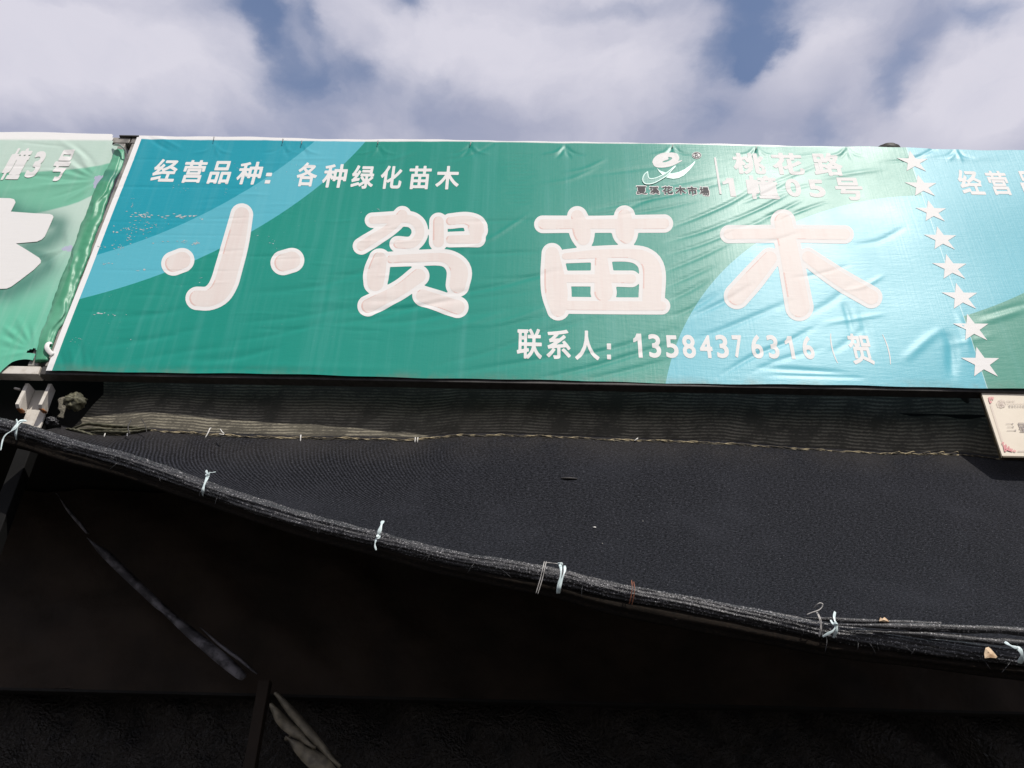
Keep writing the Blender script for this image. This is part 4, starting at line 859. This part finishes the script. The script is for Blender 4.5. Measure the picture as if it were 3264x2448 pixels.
def lump(c, s, mt, amp, seed, parent=None, name='lump', sub=4):
    bm = bmesh.new(); bmesh.ops.create_icosphere(bm, subdivisions=sub, radius=1)
    vs, us = [], []
    for v in bm.verts:
        d = v.co.normalized(); r = 1+amp*mnoise.fractal(d*1.7+Vector((seed, 0, 0)), .7, 2, 4)+.05*math.sin(d.z*22+d.x*4)
        vs.append(np.array(c)+np.array((d.x*s[0], d.y*s[1], d.z*s[2]))*r); us.append((d.x*s[0]+d.y*s[1], d.z*s[2]))
    bm.verts.index_update(); Fc = [[v.index for v in f.verts] for f in bm.faces]; bm.free()
    return mesh(name, vs, Fc, mt, parent, uv=us)
RAG = thing('net_rag', 'bundled olive net rag stuffed beside the channel post', 'rag', at(240, 1282, 2.55))
lump(at(240, 1281, 2.56), (.034, .03, .031), M_OLIVE, .35, 2, RAG, 'bundle')
p, _ = smoothpath([at(197, 1268, 2.56), at(194, 1290, 2.55), at(200, 1310, 2.545), at(192, 1332, 2.55)], 24)
V, Fc, u = tube(p, [.010+.003*math.sin(i*.6) for i in range(24)], 12, lambda i, th: 1+.3*mnoise.noise(Vector((i*.4, th, 0))), flat=.3, ref=(0, 1, 0)); mesh('torn_flap', V, Fc, M_TAN, RAG, uv=u, label='grey torn flap of the rag')
tag(lump(at(167, 1343, 2.50), (.017, .017, .014), M_ROLL, .4, 9, None, 'black_knot', 4), 'black knot of net beside the foot of the channel post', 'knot')

# ------------------------------------------------------------------ award board under the banner at the right
PL = thing('award_board', 'cream award board with red corner scrolls hanging under the banner at the right', 'board', at(3194, 1453, D+.016))
Yb = D+.014; xb = at(3163, 1355, Yb)[0]; zbt, zbb = at(3140, 1250, Yb)[2], at(3194, 1453, Yb)[2]; wb = .62
xb0, xb1 = at(3134, 1264, Yb)[0], at(3194, 1453, Yb)[0]; xb = (xb0+xb1)/2
V, Fc = box((xb+wb/2, Yb+.006, (zbt+zbb)/2), (wb, .010, zbt-zbb)); mesh('board_panel', V, Fc, M_BOARD, PL, False)
V, Fc = join([box((xb-.0015, Yb+.009, (zbt+zbb)/2), (.003, .012, zbt-zbb+.012)), box((xb+wb/2, Yb+.007, zbb-.003), (wb, .016, .006)), box((xb+wb+.003, Yb+.007, (zbt+zbb)/2), (.006, .016, zbt-zbb+.012))]); mesh('board_edge', V, Fc, M_BOARDE, PL, False)
flat0 = lambda x, z: np.zeros_like(np.asarray(x, float))
oP, sP = (3064, 1200), .16878
zP = lambda pts: [(oP[0]+u_*sP, oP[1]+v_*sP) for u_, v_ in pts]
def bstroke(name, paths, step, off, mt):
    pp = zc(oP, sP, paths); q_ = np.array([p for s_ in pp for p in s_]); R = q_[:, 2].max()+1
    P, Fc = filled(strokes(pp), q_[:, 0].min()-R, q_[:, 1].min()-R, q_[:, 0].max()+R, q_[:, 1].max()+R, step); V = lay(P, off, flat0, Yb); return mesh(name, V, orient(V, Fc), mt, PL)
bstroke('border_line', [[(545, 535, 3.5), (765, 1230, 3.5)], [(560, 530, 2.5), (782, 1228, 2.5)], [(1060, 1408, 3.5), (2400, 1408, 3.5)], [(1060, 1420, 2.5), (2400, 1420, 2.5)]], .45, .002, M_BLINE)
spir = lambda x, y, r, a0, n=10, w=7: [(x+r*(1-k/n*.75)*math.cos(a0+k*.62), y+r*(1-k/n*.75)*math.sin(a0+k*.62), w) for k in range(n)]
bstroke('corner_scroll', [spir(785, 1262, 22, 2), spir(835, 1325, 24, 4), spir(900, 1385, 26, 5), spir(1000, 1405, 24, 0), spir(940, 1390, 20, 3), [(790, 1290, 8), (810, 1360, 12), (820, 1415, 10)], [(800, 1310, 10), (860, 1380, 14), (960, 1418, 9)], [(830, 1415, 10), (870, 1370, 10), (905, 1335, 7)], [(835, 1285, 6), (842, 1290, 6)], [(958, 1375, 6), (965, 1380, 6)], [(885, 1330, 9), (900, 1342, 6)]], .45, .002, M_ORN)
bstroke('corner_scroll', [spir(545, 432, 26, 2), spir(545, 495, 20, 4), [(520, 410, 8), (525, 455, 9), (545, 485, 8)], [(565, 410, 8), (600, 425, 8), (580, 440, 6)], [(575, 470, 6), (570, 485, 6)], [(510, 400, 6), (560, 395, 6), (610, 400, 6)]], .45, .002, M_ORN)
seal = [(752+82*(1+.07*math.cos(8*a))*math.cos(a)+(a-3)*0, 518+70*(1+.07*math.cos(8*a))*math.sin(a), 4) for a in np.linspace(0, 2*math.pi, 50)]
bstroke('seal_emblem', [seal]+[[(752+dx-18, 518+dy-16, 3.5), (752+dx+16, 518+dy-16, 3.5), (752+dx+20, 518+dy+14, 3.5), (752+dx-14, 518+dy+14, 3.5), (752+dx-18, 518+dy-16, 3.5)] for dx, dy in ((-18, -32), (20, -22), (-30, 0), (8, 6), (-8, 36), (34, 28))], .45, .002, M_BLINE)
def btext(items, off, bold, mt): return text_part('lettering', [(c_, zb_(oP, sP, b)) for c_, b in items], mt, off, bold, None, flat0, Yb, PL)
btext([('X', (850, 452, 890, 488)), ('I', (896, 453, 900, 488)), ('A', (905, 453, 945, 488)), ('X', (948, 453, 988, 489)), ('I', (998, 453, 1003, 489))], .002, .0, M_BLINE)
btext([(c_, (865+k*30, 505, 889+k*30, 530)) for k, c_ in enumerate('FLOWERMARKET')], .002, -.004, M_BLINE)
btext([(c_, (885+k*52, 545+k*1, 932+k*52, 586+k*1)) for k, c_ in enumerate('夏溪花木市场')], .002, .006, M_BTEXT)
bstroke('character', [[(838, 898, 3), (950, 898, 3)], [(950, 895, 5), (972, 897, 9)], [(862, 957, 3), (962, 957, 3)], [(962, 954, 5), (982, 955, 9)], [(860, 1022, 3), (1002, 1022, 3)], [(1002, 1019, 5), (1026, 1020, 10)]], .45, .002, M_BTEXT)
btext([('星', (1052, 880, 1245, 1048))], .002, .004, M_BTEXT)

# ------------------------------------------------------------------ small things along the top edge
for x, y, lab in [(682, 440, 'short wire pin on the pale top margin above the first characters'), (902, 446, 'short wire pin on the top edge above the cyan band'), (962, 452, 'bent wire pin right at the edge of the cyan band'), (1205, 452, 'short wire pin on the top edge just right of the cyan band'), (1500, 457, 'short wire pin on the top edge between band and emblem'), (2144, 464, 'short wire pin on the top edge above the rose emblem'), (2411, 470, 'white string end on the top edge above the address')]:
    p, _ = smoothpath([at(x, y-4, D+.004), at(x+1, y-2, D-.010), at(x-1, y+3, D-.010), at(x, y+8, D-.006)], 12); v, f, _ = tube(p, .0017, 6); tag(mesh('wire_pin', v, f, M_WIRE if x != 2411 else M_CLIP), lab, 'pin', 'pins along the top edge of the banner')
CAP = thing('roof_dome', 'small black rounded dome peeking over the top edge of the banner', 'dome', at(2828, 475, D+.24))
lump(at(2828, 492, D+.24), (.064, .06, .034), M_DARKST, .04, 4, CAP, 'shell', 4)
c0 = at(2828, 500, D+.24); V, Fc, _ = tube([c0, c0-[0, 0, .5], [c0[0], c0[1], Z_B+.015]], .02, 12); mesh('stem', V, Fc, M_DARKST, CAP)

# ------------------------------------------------------------------ the stall behind: shell, beam, post, hung tarps
ST = thing('market_stall', 'dark market stall with tarp walls behind the net curtain', 'stall', (0, 4.2, 0))
zr = Z_B+.005
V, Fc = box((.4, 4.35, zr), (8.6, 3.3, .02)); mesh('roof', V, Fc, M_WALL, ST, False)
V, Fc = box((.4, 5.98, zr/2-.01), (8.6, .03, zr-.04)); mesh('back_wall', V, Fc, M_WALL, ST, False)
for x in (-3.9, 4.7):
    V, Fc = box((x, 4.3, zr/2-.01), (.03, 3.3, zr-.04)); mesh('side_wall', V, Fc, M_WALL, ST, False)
V, Fc = box((.4, 2.78, Z_B-.055), (8.5, .02, .13)); mesh('dark_backing', V, Fc, M_WALL, ST, False)  # dark panel added behind the net to close the gap to the sky
V, Fc = box((-2.75, D+.19, Z_B+.065), (2.74, .012, .43)); mesh('shade_backing', V, Fc, M_WALL, ST, False)  # dark sheet added as backing, standing in for the shaded area at the left
YT = 3.35
zbm = at(400, 2216, YT)[2]
V, Fc = box((.4, YT-.03, zbm), (8.4, .05, .011)); tag(bevel(mesh('cross_beam', V, Fc, M_WALL, None, False), .002), 'dark beam crossing the shaded stall near the bottom of the photo', 'beam')
def hang(name, x0, x1, z0, z1, Y, mt, amp, fr, lab, nu=150, nv=60):
    V = np.zeros((nu, nv, 3)); uv = np.zeros((nu, nv, 2))
    for i in range(nu):
        for j in range(nv):
            x = x0+(x1-x0)*i/(nu-1); z = z0+(z1-z0)*j/(nv-1)
            V[i, j] = (x, Y+amp*mnoise.fractal(Vector((x*fr+z*fr*.8, z*fr*.5-x*.3, 3)), .7, 2, 4), z); uv[i, j] = (x, z)
    return tag(mesh(name, V.reshape(-1, 3), grid(nu, nv), mt, uv=uv.reshape(-1, 2)), lab, 'tarp')
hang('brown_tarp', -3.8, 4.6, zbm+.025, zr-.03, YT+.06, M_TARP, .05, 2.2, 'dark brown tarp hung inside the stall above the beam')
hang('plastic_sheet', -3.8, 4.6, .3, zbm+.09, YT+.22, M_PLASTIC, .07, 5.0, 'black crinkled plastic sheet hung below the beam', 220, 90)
zp = at(845, 2170, YT-.10)[2]; xp = at(843, 2190, YT-.10)[0]
V, Fc = box((xp, YT-.10, zp/2), (.042, .042, zp)); tag(bevel(mesh('wooden_post', V, Fc, M_TARP, None, False), .004), 'dark slim post rising to the beam inside the stall', 'post')
def blade(name, up, lo, Y, mt, lab, cat, th=.02):
    n = 40; U, _ = smoothpath(up, n); Lw, _ = smoothpath(lo, n)
    A = np.array([at(x, y, Y-.02-.01*math.sin(i*.3)) for i, (x, y) in enumerate(U)]); B = np.array([at(x, y, Y-.03+.006*math.sin(i*.5)) for i, (x, y) in enumerate(Lw)])
    mid = (A+B)/2+np.array([0, -.012, 0]); V = np.concatenate([A, mid, B]); Fc = [(i, i+1, n+i+1, n+i) for i in range(n-1)]+[(n+i, n+i+1, 2*n+i+1, 2*n+i) for i in range(n-1)]
    return tag(mesh(name, V, orient(V, Fc), mt, solid=th), lab, cat, 'planks of the leaning bundle' if cat == 'plank' else 'pieces of lining in the gap of the tarp')
for u_, l_, lab in [
    ([(182, 1572), (226, 1626), (272, 1680), (286, 1700)], [(182, 1574), (215, 1632), (266, 1692), (285, 1703)], 'short faint top piece of the grey lining in the diagonal gap of the tarp'),
    ([(281, 1715), (316, 1738), (350, 1758), (420, 1827), (500, 1903), (566, 1964)], [(281, 1719), (318, 1768), (388, 1838), (450, 1896), (504, 1944), (564, 1972)], 'long middle piece of the grey lining in the diagonal gap of the tarp'),
    ([(500, 1934), (573, 1970), (640, 2020), (700, 2068), (762, 2122), (787, 2150)], [(502, 1940), (589, 2024), (640, 2070), (696, 2118), (762, 2166), (786, 2158)], 'lower piece of the grey lining ending beside the slim post'),
    ([(640, 2000), (700, 2046), (770, 2098), (822, 2146)], [(640, 2003), (696, 2058), (766, 2112), (818, 2150)], 'thin grey sliver of lining just above the lower piece')]:
    blade('grey_lining', u_, l_, YT-.09, M_GREYTARP, lab, 'lining', .004)
PK = [([(866, 2238), (920, 2290), (985, 2355), (1010, 2380)], [(858, 2252), (885, 2310), (940, 2355), (1006, 2388)], 'upper pale plank of the leaning bundle at the bottom of the photo'),
      ([(912, 2346), (985, 2378), (1040, 2412), (1068, 2444), (1095, 2480)], [(912, 2350), (945, 2405), (985, 2448), (1030, 2490), (1060, 2510)], 'widest pale plank low in the leaning bundle beside the slim post'),
      ([(884, 2204), (950, 2268), (1020, 2352), (1066, 2412), (1090, 2440)], [(872, 2212), (920, 2280), (1000, 2372), (1050, 2420), (1084, 2444)], 'thin dark edged plank on the right of the leaning bundle')]
for u_, l_, lab in PK: blade('plank', u_, l_, YT-.14, M_PLANK, lab, 'plank', .015)
V, Fc = box((-1.95, 2.75, 1.2), (.05, .05, 2.4)); tag(bevel(mesh('tent_pole', V, Fc, M_DARKST, None, False), .004), 'dark pole at the left edge under the faded banner', 'pole')
